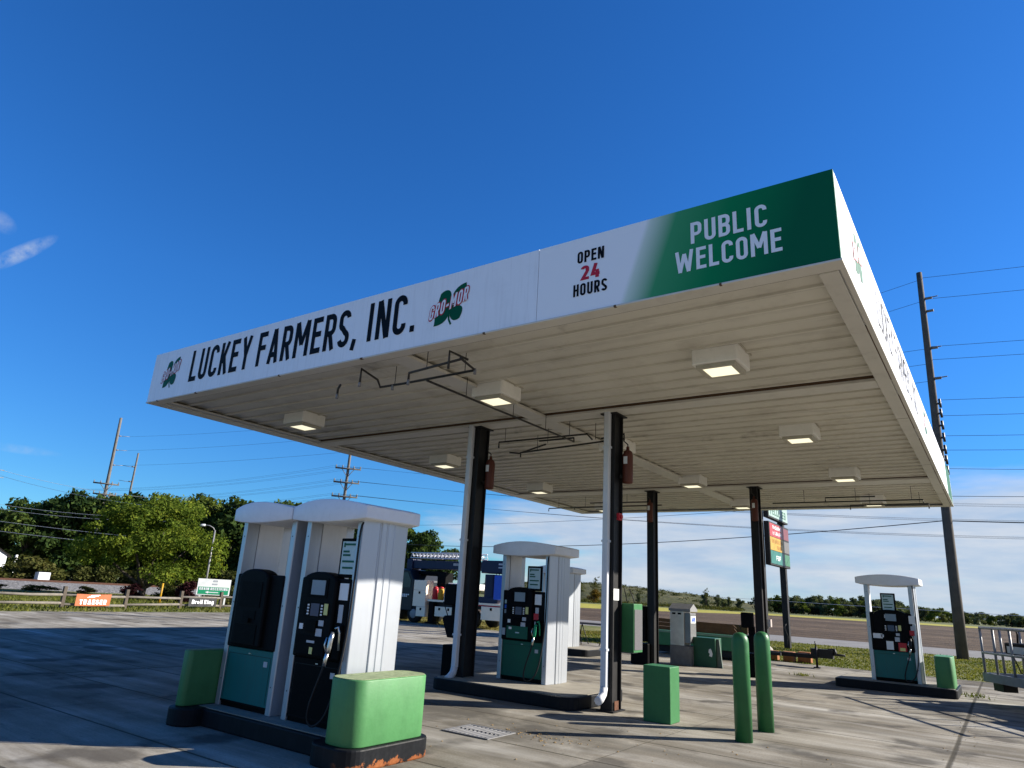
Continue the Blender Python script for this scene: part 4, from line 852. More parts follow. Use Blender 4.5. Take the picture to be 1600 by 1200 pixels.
# ------------------------------------------------------------------ forecourt fittings
r = thing('wall_cabinet', 'green cabinet with grey mesh side fixed to the front right column', 'cabinet', (-5.19, 10.98, .88)); 
MB().box(-.11, .17, -.12, .22, 0, .76).build('cabinet_body', M_GREEN3, r, bevel=.008)
MB().box(.171, .178, -.10, .20, .04, .67).build('side_panel', mat('grey_mesh', (0.085, 0.083, 0.09), 0.7, var=0.3, vscale=60), r)
MB().box(-.08, .14, -.10, .10, -.012, .001).build('base_flange', M_GALV, r)
c_ = MB(); c_.tube([(-.07, .0, 1.02), (-.04, .02, .88), (-.02, .03, .755)], .008, 6); c_.tube([(.0, .06, 1.0), (.06, .08, .87), (.09, .09, .755)], .008, 6); c_.build('cable', M_RUBBER, r)
def service_unit(x, y, label, dz=0.0, bx=(-.30, .22, -.22, .18), bh=.56):
    r = thing('squeegee_station', label, 'service unit', (x, y, 0), 0, 'windscreen service units on the columns')
    MB().prism([(-.20, .93+dz), (-.05, .60+dz), (.10, .60+dz), (.10, 1.0+dz), (-.14, .98+dz)], 'y', -.15, .12).build('squeegee_bucket', M_DARKPAN, r, bevel=.012)
    MB().box(-.19, .08, -.15, .12, 1.17+dz, 1.55+dz).build('towel_box', M_DARKPAN, r, bevel=.02)
    MB().box(-.02, .10, -.10, .10, .98+dz, 1.20+dz).build('back_bracket', M_DARKPAN2, r)
    MB().tube([(-.12, -.05, .93+dz), (-.26, -.07, 1.22+dz)], .010, 6).build('squeegee_handle', M_RUBBER, r)
    MB().box(bx[0], bx[1], bx[2], bx[3], 0.002, bh).build('waste_bin', M_DARKPAN2, r, bevel=.02)
service_unit(-8.50, 10.52, 'black towel box, squeegee bucket and bin on the front left column', .25, (-.72, -.30, .55, .95), .66)
service_unit(-8.48, 19.0, 'black towel box, squeegee bucket and bin on the rear left column')
service_unit(-5.50, 19.0, 'black towel box and squeegee bucket on the rear right column')
r = thing('air_machine', 'stainless air machine with gabled top on a concrete base', 'air machine', (-7.80, 20.0, 0))
MB().box(-.31, .31, 0, .60, 0, .52).build('concrete_base', mat('dark_concrete', (0.16, 0.155, 0.15), 0.9, var=0.25, bump=.3), r, bevel=.012)
bd = MB().box(-.30, .12, 0.02, .55, .522, 1.46).build('housing', M_STAIN, r, bevel=.008)
MB().box(.122, .30, .06, .52, .60, 1.42).build('side_housing', mat('dull_side_steel', (.22, .22, .22), .4, metal=.7), r, bevel=.008)
MB().prism([(-.02, 1.461), (.57, 1.461), (.57, 1.53), (.275, 1.68), (-.02, 1.53)], 'x', -.33, .33).build('gabled_top', M_GALV, r, bevel=.004, seg=1)
sl = MB(); sl.box(-.23, -.13, .008, .017, 1.37, 1.42); sl.box(-.06, .04, .008, .017, 1.37, 1.42); sl.build('slot', M_DARKPAN2, bd)
put_text('lettering', 'AIR', M_BLUE, MB().box(.3005, .304, .10, .48, 1.15, 1.34).build('air_sign', M_SWHITE, r), (.3045, .16, 1.19), (0, 1, 0), (0, 0, 1), .26, .115, t=.2)
r = thing('ground_cabinet', 'dark green ground cabinet with white sticker beside the air machine', 'cabinet', (-7.16, 20.35, 0))
MB().box(-.34, .30, -.1, .45, 0, .78).build('cabinet_body', mat('dark_green_cabinet', (0.016, 0.075, 0.04), .5), r, bevel=.012)
st = MB(); st.prism([(.10, .40), (.14, .36), (.12, .30), (.20, .28), (.22, .36), (.20, .44), (.17, .50), (.12, .48)], 'y', -.106, -.101); st.build('sticker', M_WHITELBL, r)
MB().prism([(.302, 0), (.46, 0), (.38, .76), (.302, .76)], 'y', .0, .05).build('side_brace', mat('grey_brace', (.10, .13, .11), .6), r)
# trailer with wooden sides behind the columns
r = thing('wood_side_trailer', 'green trailer with brown board sides and a long tongue behind the rear columns', 'trailer', (-8.6, 23.9, 0))
MB().box(-1.55, 1.40, -.30, 1.3, .28, .76).build('trailer_body', M_GREENTR, r, bevel=.02)
MB().box(-1.5, 1.35, -.22, 1.2, .07, .275).build('under_shade_box', M_RUBBER, r)  # black box added as the dark shade beneath the trailer body
MB().box(-1.57, 1.42, -.33, -.302, .70, .77).box(-.30, .55, -.34, -.33, .71, .76).build('top_rail', mat('pale_green_rail', (.16, .27, .19), .5), r)
bo = MB()
for k in range(3): bo.prism([(-1.52, .775+k*.13), (1.32, .775+k*.11), (1.26-.03*k, .88+k*.11), (-1.52, .895+k*.13)], 'y', -.25, -.22)
bo.build('board_side', M_BOARD, r)
MB().box(-1.52, 1.25, 1.20, 1.23, .77, 1.08).build('board_side', M_BOARD, r)
for x in (-.75, .25):
    w_ = MB().wheel(x, -.12, .32, .32, .20, 'y').build('wheel', M_RUBBER, r); MB().wheel(x, -.225, .32, .16, .03, 'y').build('rim', M_GALV, w_)
tg = MB(); tg.box(1.40, 3.60, .30, .42, .26, .38); tg.box(1.40, 2.6, .0, .10, .27, .36); tg.build('tongue', M_RUBBER, r)
cp = MB(); cp.box(3.45, 4.08, .24, .48, .30, .56); cp.tube([(3.95, .36, .52), (4.12, .36, .55), (4.14, .36, .40)], .07, 8); cp.tube([(4.08, .36, .43), (4.42, .36, .42)], .035, 8); cp.tube([(4.1, .3, .3), (4.15, .3, .22), (4.05, .3, .22)], .012, 6); cp.build('coupler', M_RUBBER, r)
jk = MB(); jk.tube([(3.62, .22, .02), (3.62, .22, .62)], .035, 8); jk.box(3.53, 3.71, .13, .31, 0, .03); jk.tube([(3.62, .22, .62), (3.60, .22, .78)], .018, 6); jk.build('jack_stand', M_BLK, r)
# timbers and stone round the price sign
for k, (x, y, w_, d_, lab) in enumerate(((-6.95, 25.9, .75, .30, 'long orange timber block beside the stone at the sign foot'), (-6.18, 25.75, .34, .34, 'square orange timber end facing the lot, middle of the row'), (-5.72, 25.95, .42, .30, 'orange timber block at the right end of the row'))):
    tag(MB().box(-w_/2, w_/2, -d_/2, d_/2, 0, .30+.02*k).build('timber_block', M_BRICK, None, bevel=.02, loc=(x, y, 0.0)), lab, 'timber', 'orange timbers at the sign foot')
sb = MB(); sb.lathe([(.30, 0), (.33, .12), (.26, .32), (.12, .46), (.02, .50)], 0, 0, 9); tag(sb.build('stone', M_ROCK, None, loc=(-7.2, 26.6, 0)), 'pale stone at the foot of the price sign', 'stone')
r = thing('price_sign', 'tall price sign with red, yellow and green panels on two black posts', 'price sign', (-8.20, 32.3, 0))
for y in (-1.85, 1.75): MB().box(-.14, .12, y-.14, y+.14, 0, 7.4).build('post', M_BLK, r, bevel=.01)
fr = MB().box(.125, .34, -1.72, 1.62, 3.45, 5.28).build('price_panel', M_BLK, r, bevel=.01)
rows = ((4.66, 5.22, M_PRED, M_PREDD), (4.08, 4.64, M_PYEL, M_PGREY), (3.52, 4.06, M_PGRN, M_PGRN2))
for a, b_, m1, m2 in rows:
    MB().box(.342, .352, -1.66, .55, a, b_).build('grade_panel', m1, fr); MB().box(.342, .350, .58, 1.56, a+.03, b_-.03).build('price_display', m2, fr)
def bars(par, x, y0, y1, z, hh, mt_, n):
    b_ = MB(); rr = random.Random(int(z*100)); st_ = (y1-y0)/n
    for k in range(n):
        y = y0+k*st_; b_.box(x, x+.004, y, y+st_*.18, z, z+hh)
        for zz in (0, .42, .84): 
            if rr.random() < .65: b_.box(x, x+.0035, y+st_*.19, y+st_*.7, z+hh*zz, z+hh*(zz+.16))
        if rr.random() < .5: b_.box(x, x+.004, y+st_*.58, y+st_*.75, z, z+hh*.9)
    b_.build('lettering', mt_, par)
bars(fr, .3525, -1.2, .3, 5.0, .14, M_TEXTW, 7); bars(fr, .3525, -1.2, .3, 4.76, .14, M_TEXTW, 8); bars(fr, .3525, -1.35, .4, 4.40, .15, mat('brown_lettering', (.30, .13, .02), .5), 7); bars(fr, .3525, -.6, .25, 4.14, .17, mat('brown_lettering', (.30, .13, .02), .5), 3); bars(fr, .3525, -.8, .0, 3.68, .2, M_TEXTW, 3)
fr = MB().box(.125, .34, -1.72, 1.62, 5.45, 6.5).build('name_panel', M_BLK, r, bevel=.01); pp = MB().box(.342, .352, -1.66, 1.56, 5.52, 6.44).build('name_face', M_PPALE, fr); bars(pp, .3525, -1.4, 1.3, 5.62, .32, M_DGREEN, 8)
MB().tube([(0, 1.6, 0), (.05, 1.45, .25), (.06, 1.58, .5), (-.02, 1.40, .9), (.03, 1.6, 1.1)], .015, 6).build('loose_cable', M_RUBBER, r)
mt_ = MB().box(.12, .26, -1.95, -1.75, .95, 1.25).build('meter_box', mat('pinkish_grey_box', (.40, .33, .30), .6), r)
# storm drain grate
r = thing('drain_grate', 'rectangular iron drain grate in the concrete near the camera', 'drain', (-5.64, 7.62, .004))
fr = MB(); fr.box(-.36, .36, -.30, -.265, 0, .012); fr.box(-.36, .36, .265, .30, 0, .012); fr.box(-.36, -.325, -.264, .264, 0, .012); fr.box(.325, .36, -.264, .264, 0, .012); fr.build('grate_frame', M_GALV, r)
MB().box(-.324, .324, -.263, .263, -.001, .001).build('pit', M_RUBBER, r)
sl = MB()
for k in range(10):
    for s_ in (-1, 1): sl.box(-.315+k*.065, -.28+k*.065, (-.25 if s_ < 0 else .02), (-.02 if s_ < 0 else .25), .002, .011)
sl.build('bars', M_GALV, r)
# pebbles and leaf litter near the drain and joints
rng = np.random.default_rng(8)
lm = MB()
for k in range(150):
    if k < 70: x, y = -5.0+rng.normal(0, .28), 8.0+rng.normal(0, .16)
    elif k < 120: x, y = rng.uniform(-6.5, -1.5), rng.uniform(6.3, 10)
    else: x, y = -.8+rng.normal(0, .12), rng.uniform(9, 24)
    s_ = rng.uniform(.006, .02); a = rng.uniform(0, 6.28)
    lm.add([(x+s_*math.cos(a+q), y+s_*math.sin(a+q), .003+.004*(q > 2)) for q in (0, 1.6, 3.1, 4.7)]+[(x, y, .012)], [(0, 1, 4), (1, 2, 4), (2, 3, 4), (3, 0, 4)])
o = lm.build('leaf_litter', mat('tan_litter', (.26, .17, .07), .9, var=.4, vscale=50)); struct(o, 'stuff'); tag(o, 'scattered leaf litter and grit on the concrete', 'litter')
wp = np.array([(-.8+rng.normal(0, .14), 20.3+rng.normal(0, .25), .0) for k in range(90)])
o = blades('weed_tuft', wp, .03, .10, 9, .010); tag(o, 'yellowish weed tuft growing in the wide joint by the far right island', 'weed')
wp = np.array([(-4.7+rng.normal(0, .12), 20.9+rng.normal(0, .12), .0) for k in range(60)])
o = blades('weed_tuft', wp, .03, .10, 10, .012); tag(o, 'small weed tuft in the concrete behind the bollards', 'weed')
# sawhorse table behind the front right column
r = thing('sawhorse_table', 'dark plank on crossed metal legs behind the half hidden dispenser', 'sawhorse', (-12.9, 24.3, 0))
MB().box(-1.0, 1.0, -.3, .3, .72, .79).build('plank', mat('grey_plank', (.11, .10, .095), .8, var=.2), r, bevel=.01)
for s_ in (-.55, .6):
    for q in (-1, 1):
        lg = MB(); lg.tube([(s_-.20, q*.28, 0), (s_, q*.12, .72)], .02, 6); lg.tube([(s_+.20, q*.28, 0), (s_, q*.12, .72)], .02, 6); lg.build('leg', M_BLK, r)

# ------------------------------------------------------------------ rail-sided trailer at the right edge
r = thing('rail_side_trailer', 'grey metal utility trailer with open rail sides at the right edge', 'trailer', (-.50, 19.0, 0), R(-56.5))
# local x runs along the trailer towards the viewer's right
dk = MB(); dk.box(0, 4.2, -.04, .04, .44, .62); dk.box(0, 4.2, 1.66, 1.74, .44, .62); dk.box(-.04, .04, -.04, 1.74, .44, .62); dk.box(.04, 4.2, .045, 1.655, .50, .55)
dk.build('deck_frame', M_GALV, r, bevel=.006, seg=1)
rl = MB()
for y in (0, 1.70):
    for z in (1.54, 1.03): rl.tube([(0, y, z), (4.2, y, z)], .028, 8)
for z in (1.54, 1.03): rl.tube([(0, 0, z), (0, 1.7, z)], .028, 8)
for y in (0, 1.70):
    for x in (0, .42, .95, 1.45, 2.0, 2.6, 3.2, 4.1): rl.tube([(x, y, .62), (x, y, 1.54)], .026, 8)
for y in (.42, .85, 1.27): rl.tube([(0, y, .62), (0, y, 1.54)], .026, 8)
rl.build('side_rail', M_GALV, r)
for y, nm in ((-.16, 1), (1.86, 2)):
    for x in (2.9, 3.7):
        w_ = MB().wheel(x, y, .34, .34, .2, 'y').build('wheel', M_RUBBER, r); MB().wheel(x, y-.105*(1 if nm == 1 else -1), .34, .19, .02, 'y').build('rim', M_GALV, w_)
fd = MB(); fd.prism([(2.45, .45), (2.6, .74), (4.0, .74), (4.15, .45)], 'y', -.30, -.05); fd.build('fender', M_GALV, r)
MB().box(-.10, .22, .2, .5, .26, .43).build('tail_lamp_bracket', M_RUBBER, r)
eq = MB(); eq.box(.35, 1.5, .25, .80, .99, 1.27); eq.build('machine_deck', M_DARKPAN, r, bevel=.03)
for x in (.5, .8, 1.1): MB().tube([(x, .45, 1.27), (x+.03, .45, 1.46), (x-.02, .47, 1.5)], .018, 6).build('control_lever', M_DARKPAN, r)
MB().box(.45, 1.0, .240, .249, 1.06, 1.20).build('label_plate', M_GREYLBL, r)
MB().box(.75, 1.4, .35, .75, .551, .98).build('machine_base', M_DARKPAN2, r)
MB().tube([(.9, .05, 1.02), (1.1, .03, .72), (1.4, .03, .66)], .012, 6).build('strap', M_RUBBER, r)

# ------------------------------------------------------------------ crane truck
T0 = Vector((-22.5, 28.1, 0)); r = thing('crane_truck', 'dark crane truck with navy boom, ladder and aluminium toolboxes', 'truck', T0)
def tb(*a): return MC(T0).box(*a)
YF = 27.0
MC(T0).prism([(-26.9, .55), (-24.75, .55), (-24.75, 2.05), (-25.1, 2.55), (-26.0, 2.62), (-26.35, 1.75), (-26.9, 1.65), (-28.3, 1.5), (-28.35, .55)], 'y', 27.05, 29.1).build('cab', M_CABP, r, bevel=.05)
MC(T0).prism([(-26.1, 1.68), (-24.95, 1.68), (-24.95, 2.05), (-25.2, 2.42), (-25.9, 2.46)], 'y', 27.03, 27.048).build('side_window', M_GLASS, r)
cl_ = MC(T0)
for z, n_ in ((1.30, 6), (1.22, 5)):
    for k in range(n_): cl_.box(-25.75+k*.13, -25.66+k*.13, 27.035, 27.047, z, z+.06)
cl_.build('door_lettering', M_WHITELBL, r)
dk = tb(-24.7, -18.9, 27.3, 29.0, .86, 1.08).build('chassis', M_RUBBER, r)
tb(-23.7, -18.85, 27.02, 29.1, 1.08, 1.17).build('flat_deck', M_TOOL, r)
def tbox(x0, x1, z0, z1, nl):
    o_ = tb(x0, x1, 27.0, 27.55, z0, z1).build('toolbox', M_TOOL, r, bevel=.012)
    for q in range(nl):
        xx = x0+(x1-x0)*(q+.5)/nl if nl == 1 else x0+(x1-x0)*(.25+.5*q); tb(xx-.055, xx+.055, 26.985, 26.998, z1-.17, z1-.05).build('latch', M_DARKPAN2, o_)
    return o_
tbox(-24.68, -23.84, 1.58, 2.07, 0); tbox(-24.68, -23.84, .80, 1.575, 1); tbox(-24.40, -23.80, .33, .79, 1); tbox(-23.16, -22.0, .40, .86, 2); tbox(-20.30, -19.15, .42, 1.02, 1)
tb(-20.9, -18.85, 27.01, 27.03, 1.03, 1.07).build('marker_strip', M_RED, r)
for x in (-24.85, -21.4, -20.95+.0):
    pass
for x in (-26.9+.0, -24.65, -20.9):
    w_ = MC(T0).wheel(x, 27.25, .43, .43, .30, 'y').build('wheel', M_RUBBER, r); MC(T0).wheel(x, 27.09, .43, .22, .03, 'y').build('rim', M_GALV, w_)
    MC(T0).wheel(x, 28.85, .43, .43, .30, 'y').build('wheel', M_RUBBER, r)
# outrigger leg and its foot
og = MC(T0); og.box(-23.62, -23.30, 27.04, 27.34, .12, 1.07); og.box(-23.75, -23.15, 26.98, 27.40, .04, .11); og.build('outrigger', M_DARKPAN2, r, bevel=.01)
# boom
bo = MC(T0); bo.box(-25.75, -19.3, 27.7, 28.25, 2.66, 3.08); bo.box(-25.9, -25.5, 27.62, 28.33, 2.58, 3.14); bm_ = bo.build('boom', M_NAVY, r, bevel=.03)
MC(T0).box(-20.9, -19.2, 27.6, 28.4, 2.55, 3.16).build('boom_head', M_NAVY, r, bevel=.04)
dl = MC(T0)
for k in range(5): dl.box(-22.75+k*.10, -22.68+k*.10, 27.685, 27.698, 2.86, 2.98)
for k in range(6): dl.box(-21.95+k*.11, -21.87+k*.11, 27.685, 27.698, 2.72+.03*(k % 3), 2.98)
dl.box(-19.85, -19.3, 27.585, 27.598, 2.95, 3.03); dl.box(-19.85, -19.3, 27.585, 27.598, 2.80, 2.86); dl.build('boom_lettering', M_GREYLBL, bm_)
# lattice ladder on top
ld_ = MC(T0)
for y in (27.55, 28.05):
    for z in (3.20, 3.46): ld_.tube([(-25.6, y, z), (-20.9, y, z)], .028, 6)
    for k in range(19): ld_.tube([(-25.6+k*.25, y, 3.20), (-25.475+k*.25, y, 3.46), (-25.35+k*.25, y, 3.20)], .02, 5)
for k in range(19): ld_.tube([(-25.5+k*.25, 27.55, 3.33), (-25.5+k*.25, 28.05, 3.33)], .018, 5)
ld_.build('ladder', M_LADDER, r)
hyd = MC(T0); hyd.tube([(-25.2, 27.6, 3.17), (-23.4, 27.6, 3.17)], .035, 6); hyd.tube([(-21.6, 27.6, 3.16), (-20.9, 27.6, 3.16)], .035, 6); hyd.build('hydraulic_line', M_CHROME, r)
bc = MC(T0); bc.box(-25.6, -23.6, 27.75, 28.2, 2.32, 2.56); bc.tube([(-25.7, 27.7, 2.5), (-24.2, 27.7, 2.36), (-23.2, 27.8, 2.5)], .04, 6); bc.box(-23.75, -23.2, 27.7, 28.3, 1.75, 2.5); bc.build('boom_cradle', M_DARKPAN2, r, bevel=.01)
# turret at the rear
tr_ = MC(T0); tr_.prism(rrect(-20.65, -19.95, 27.5, 28.3, .2, 4), 'z', 1.17, 2.5); tr_.box(-20.9, -19.6, 27.3, 28.7, 1.171, 1.45); tr_.build('turret', M_NAVY, r, bevel=.02)
tb(-19.75, -19.25, 27.15, 27.7, 1.35, 2.45).build('operator_guard', M_BLUE, r, bevel=.04)
hs = MC(T0)
for k in range(4): hs.tube([(-19.9+.16*k, 27.55, 2.62), (-19.85+.17*k, 27.45, 2.35), (-19.7+.1*k, 27.5, 2.1)], .018, 5)
hs.build('hydraulic_hose', M_RUBBER, r)
tb(-24.0, -21.3, 27.9, 28.9, 1.72, 2.02).build('rolled_cover', M_WHITELBL, r, bevel=.09)
for k, (x, mtl, mb_, lab, zt) in enumerate(((-23.40, M_RED, M_RED, 'red can on the truck deck beside the yellow one', .60), (-23.02, M_YELLOW, M_YELLOW, 'bright yellow bucket with a red lid on the truck deck', .60), (-22.62, M_GREYLBL, M_DARKPAN, 'grey can on the truck deck right of the yellow one', .62))):
    c = thing('canister', lab, 'can', (x, 27.22, 1.172), 0, 'cans on the truck deck')
    MB().lathe([(.13, 0), (.15, .02), (.15, zt-.12), (.14, zt-.08), (.12, zt-.06)], 0, 0, 14).build('can_body', mtl, c)
    MB().lathe([(.12, zt-.06), (.125, zt), (.04, zt+.03)], 0, 0, 14).build('lid', (M_RED if k < 2 else M_DARKPAN), c)

# ------------------------------------------------------------------ fence, banners, signs on the left
FP = [(-33.2, 10.8), (-32.70, 14.2), (-34.1, 17.4), (-35.0, 20.7), (-35.3, 23.2)]
FP = [(-32.3, 8.6), (-32.95, 11.5), (-33.45, 14.4), (-34.15, 17.45), (-34.85, 20.6), (-35.35, 23.2), (-35.9, 26.4)]
r = thing('rail_fence', 'weathered two rail wooden fence along the left edge of the lot', 'fence', (FP[3][0], FP[3][1], 0)); FO = Vector(r.location)
rr = random.Random(11)
for x, y in FP:
    q = MC(FO); q.prism(rrect(x-.075, x+.075, y-.075, y+.075, .02, 2), 'z', -.02, rr.uniform(.80, .92)); q.build('post', mat('dark_fence_post', (.085, .07, .055), .9, var=.3), r)
for k in range(len(FP)-1):
    (xa, ya), (xb, yb) = FP[k], FP[k+1]
    for z in (.55, .17):
        q = MC(FO); z0, z1 = z+rr.uniform(-.06, .05), z+rr.uniform(-.06, .05); q.tube([(xa, ya-.05, z0), ((xa+xb)/2, (ya+yb)/2, (z0+z1)/2+rr.uniform(-.03, .02)), (xb, yb+.05, z1)], .058, 7); q.build('fence_rail', M_FENCE, r)
def banner(name, label, A, B, z0, z1, mt_, words, tmat, th_):
    A, B = Vector(A), Vector(B); d = (B-A); L = d.length; u = d.normalized(); nr = Vector((u.y, -u.x)); 
    rt = thing(name, label, 'banner', ((A.x+B.x)/2, (A.y+B.y)/2, z0)); off = Vector(rt.location)
    mb = MC(off); n = 10; V = []
    for k in range(n+1):
        s = k/n; p = A+u*(L*s); w = .012*math.sin(s*17)
        for z, o_ in ((z0, w), (z1, -w*.6)):
            V.append((p.x+nr.x*o_, p.y+nr.y*o_, z-.015*math.sin(PI*s)))
            V.append((p.x+nr.x*(o_-.006), p.y+nr.y*(o_-.006), z-.015*math.sin(PI*s)))
    Fq = []
    for k in range(n):
        a = 4*k; Fq += [(a, a+4, a+6, a+2), (a+1, a+3, a+7, a+5), (a+2, a+6, a+7, a+3), (a, a+1, a+5, a+4)]
    mb.add(V, Fq); cl2 = mb.build('banner_cloth', mt_, rt)
    put_text('lettering', words, tmat, cl2, Vector((A.x+nr.x*.02+u.x*L*.10, A.y+nr.y*.02+u.y*L*.10, z0+(z1-z0)*th_[0]))-off, (u.x, u.y, 0), (0, 0, 1), L*.78, (z1-z0)*th_[1], t=.2, gap=.13)
    return rt, cl2, nr, u, L, A, off
bn = banner('banner', 'orange banner with white lettering hung on the rail fence', (-33.35, 14.88), (-33.74, 16.55), .12, .62, M_ORANGE, 'TRAEGER', M_TEXTW, (.12, .40))
q = MC(bn[6]); A, u, nr, L = bn[5], bn[3], bn[2], bn[4]
for k, (s0, s1, z) in enumerate(((.34, .62, .50), (.40, .66, .54), (.30, .52, .46))):
    a, b_ = A+u*(L*s0)+nr*.019, A+u*(L*s1)+nr*.019; q.add([(a.x, a.y, z), (b_.x, b_.y, z+.02), (b_.x, b_.y, z+.05), (a.x, a.y, z+.03)], [(0, 1, 2, 3)])
q.build('emblem', M_TEXTW, bn[1])
banner('banner', 'black banner with white lettering hung on the rail fence below the green sign', (-34.72, 20.98), (-35.05, 22.78), .12, .55, M_BLKBAN, 'Broil King', M_TEXTW, (.30, .46))
# grain sign
A, B = Vector((-37.5, 23.0)), Vector((-36.6, 24.5)); d = B-A; L = d.length; u = d.normalized(); nr = Vector((u.y, -u.x)); ang = math.atan2(u.y, u.x)
r = thing('direction_sign', 'white and green directional sign with arrow behind the fence', 'sign', (A.x, A.y, 0), ang)
for x in (.2, L-.2): MB().box(x-.045, x+.045, .0, .09, 0, .72).build('post', M_SWHITE, r)
bd = MB().box(0, L, -.03, -.001, .64, 1.52).build('sign_board', M_SWHITE, r)
g_ = MB().box(.07, L-.07, -.036, -.031, .68, 1.08).build('green_band', M_SGREEN, bd)
put_text('lettering', 'GRAIN RECEIVING', M_TEXTW, g_, (.12, -.036, .91), (1, 0, 0), (0, 0, 1), L-.24, .14, t=.19)
MB().prism([(.45, .79), (.62, .72), (.62, .77), (1.15, .77), (1.15, .81), (.62, .81), (.62, .86)], 'y', -.041, -.0365).build('arrow', M_TEXTW, g_)
q = MB(); q.box(L*.46, L*.60, -.036, -.031, 1.36, 1.46); q.box(L*.44, L*.60, -.036, -.031, 1.20, 1.28); q.build('emblem', M_GREYLBL, bd)
yp = MB().tube([(-40.15, 22.44, 0), (-40.12, 22.44, 1.12)], .06, 8).build('marker_post', M_YELLOW); tag(yp, 'thin yellow marker post behind the fence', 'post')
# street lamp
r = thing('street_lamp', 'grey curved arm street lamp in front of the wood', 'street lamp', (-44.1, 27.6, 0))
MB().tube([(0, 0, 0), (0, 0, 4.7)], .085, 10, r1=.055).build('lamp_post', M_GALV, r)
MB().tube([(0, 0, 4.65), (-.05, -.12, 4.85), (-.18, -.35, 4.98), (-.33, -.62, 5.0)], .035, 8).build('lamp_arm', M_GALV, r)
lh = MB(); lh.tube([(-.30, -.58, 4.99), (-.38, -.72, 4.98), (-.46, -.90, 4.93)], .07, 8, r1=.10); lh.build('lamp_head', M_GREYLBL, r)
# house
H0 = Vector((-82.6, 25.3, -.3)); r = thing('house', 'white gabled house at the left edge beyond the railway', 'house', H0, R(15))
MB().box(-7, 3.0, -2.6, 2.6, .5, 2.9).build('wall', M_SIDING, r)
MB().prism([(-2.6, 2.9), (2.6, 2.9), (0, 4.2)], 'x', -6.98, 2.98).build('gable_wall', M_SIDING, r)
q = MB(); q.add([(-7.2, -3.0, 2.72), (3.2, -3.0, 2.72), (3.2, 0, 4.32), (-7.2, 0, 4.32), (3.2, 3.0, 2.72), (-7.2, 3.0, 2.72)], [(0, 1, 2, 3), (3, 2, 4, 5)]); q.add([(-7.2, -3.0, 2.62), (3.2, -3.0, 2.62), (3.2, 0, 4.22), (-7.2, 0, 4.22), (3.2, 3.0, 2.62), (-7.2, 3.0, 2.62)], [(3, 2, 1, 0), (5, 4, 2, 3)]); q.box(3.1, 3.22, -3.0, -2.9, 2.6, 2.75); q.build('roof', M_ROOFS, r)
for y in (-1.0, 1.2):
    w_ = MB().box(3.001, 3.06, y-.45, y+.45, 1.7, 2.5).build('window', M_SWHITE, r); MB().box(3.061, 3.07, y-.38, y+.38, 1.77, 2.43).build('pane', M_GLASS, w_)
MB().box(3.0, 4.6, -2.6, 2.6, .4, .55).build('porch', M_BOARD, r)
for y in (-2.5, 2.5): MB().box(4.4, 4.55, y-.08, y+.08, .55, 2.9).build('porch_post', M_SWHITE, r)
ub = MB().box(-.4, .4, -.5, .5, 0, .95).build('relay_box', M_SIDING, None, bevel=.03, loc=(-72.5, 29.0, .2)); tag(ub, 'small white relay box beside the rails', 'box')

# ------------------------------------------------------------------ utility poles and wires
def pole(name, label, x, y, h, lean, r0, r1, arms, mt_=M_WOODP, axis=(0, 1), cat='utility pole'):
    """arms: list of (z, left length, right length, kind)"""
    rt = thing(name, label, cat, (x, y, 0)); a = Vector((axis[0], axis[1], 0)).normalized()
    top = Vector((lean[0], lean[1], h))
    at = lambda z: top*(z/h)
    MB().tube([at(h*k/6) for k in range(7)], r0, 12, r1=r1).build('pole_shaft', mt_, rt)
    for z, l0, l1, kind in arms:
        c = at(z); m_ = MB(); am = M_WOODPL if kind == 'cross' else M_PORC
        p0, p1 = c-a*l0, c+a*l1; fw = Vector((a.y, -a.x, 0))
        if kind == 'cross':
            s = .09
            for o_ in (fw*r0*.9,):
                P = [p0+o_, p1+o_]; m_.tube(P, s, 4)
            m_.tube([c-a*l0*.5+fw*r0, c+Vector((0, 0, -.9))+fw*r0*.8], .035, 4); m_.tube([c+a*l1*.5+fw*r0, c+Vector((0, 0, -.9))+fw*r0*.8], .035, 4)
            ar = m_.build('crossarm', am, rt)
            for t_ in (0.03, .28, .72, .97):
                q = p0.lerp(p1, t_)+fw*r0; MB().lathe([(.05, q.z+.05), (.075, q.z+.12), (.05, q.z+.2), (.07, q.z+.26), (.03, q.z+.34)], q.x, q.y, 8).build('insulator', M_PORC, ar)
        else:
            m_.tube([p0, p1+Vector((0, 0, .05*(l1-l0)))], .028, 6); m_.tube([c+a*.12*(1 if l1 > l0 else -1), c+a*.45*(1 if l1 > l0 else -1)], .07, 8)
            m_.build('insulator', am, rt)
    return rt
def pt(o_, lean, h, z, a=(0, 0), l=0): return Vector((o_[0]+lean[0]*z/h+a[0]*l, o_[1]+lean[1]*z/h+a[1]*l, z))
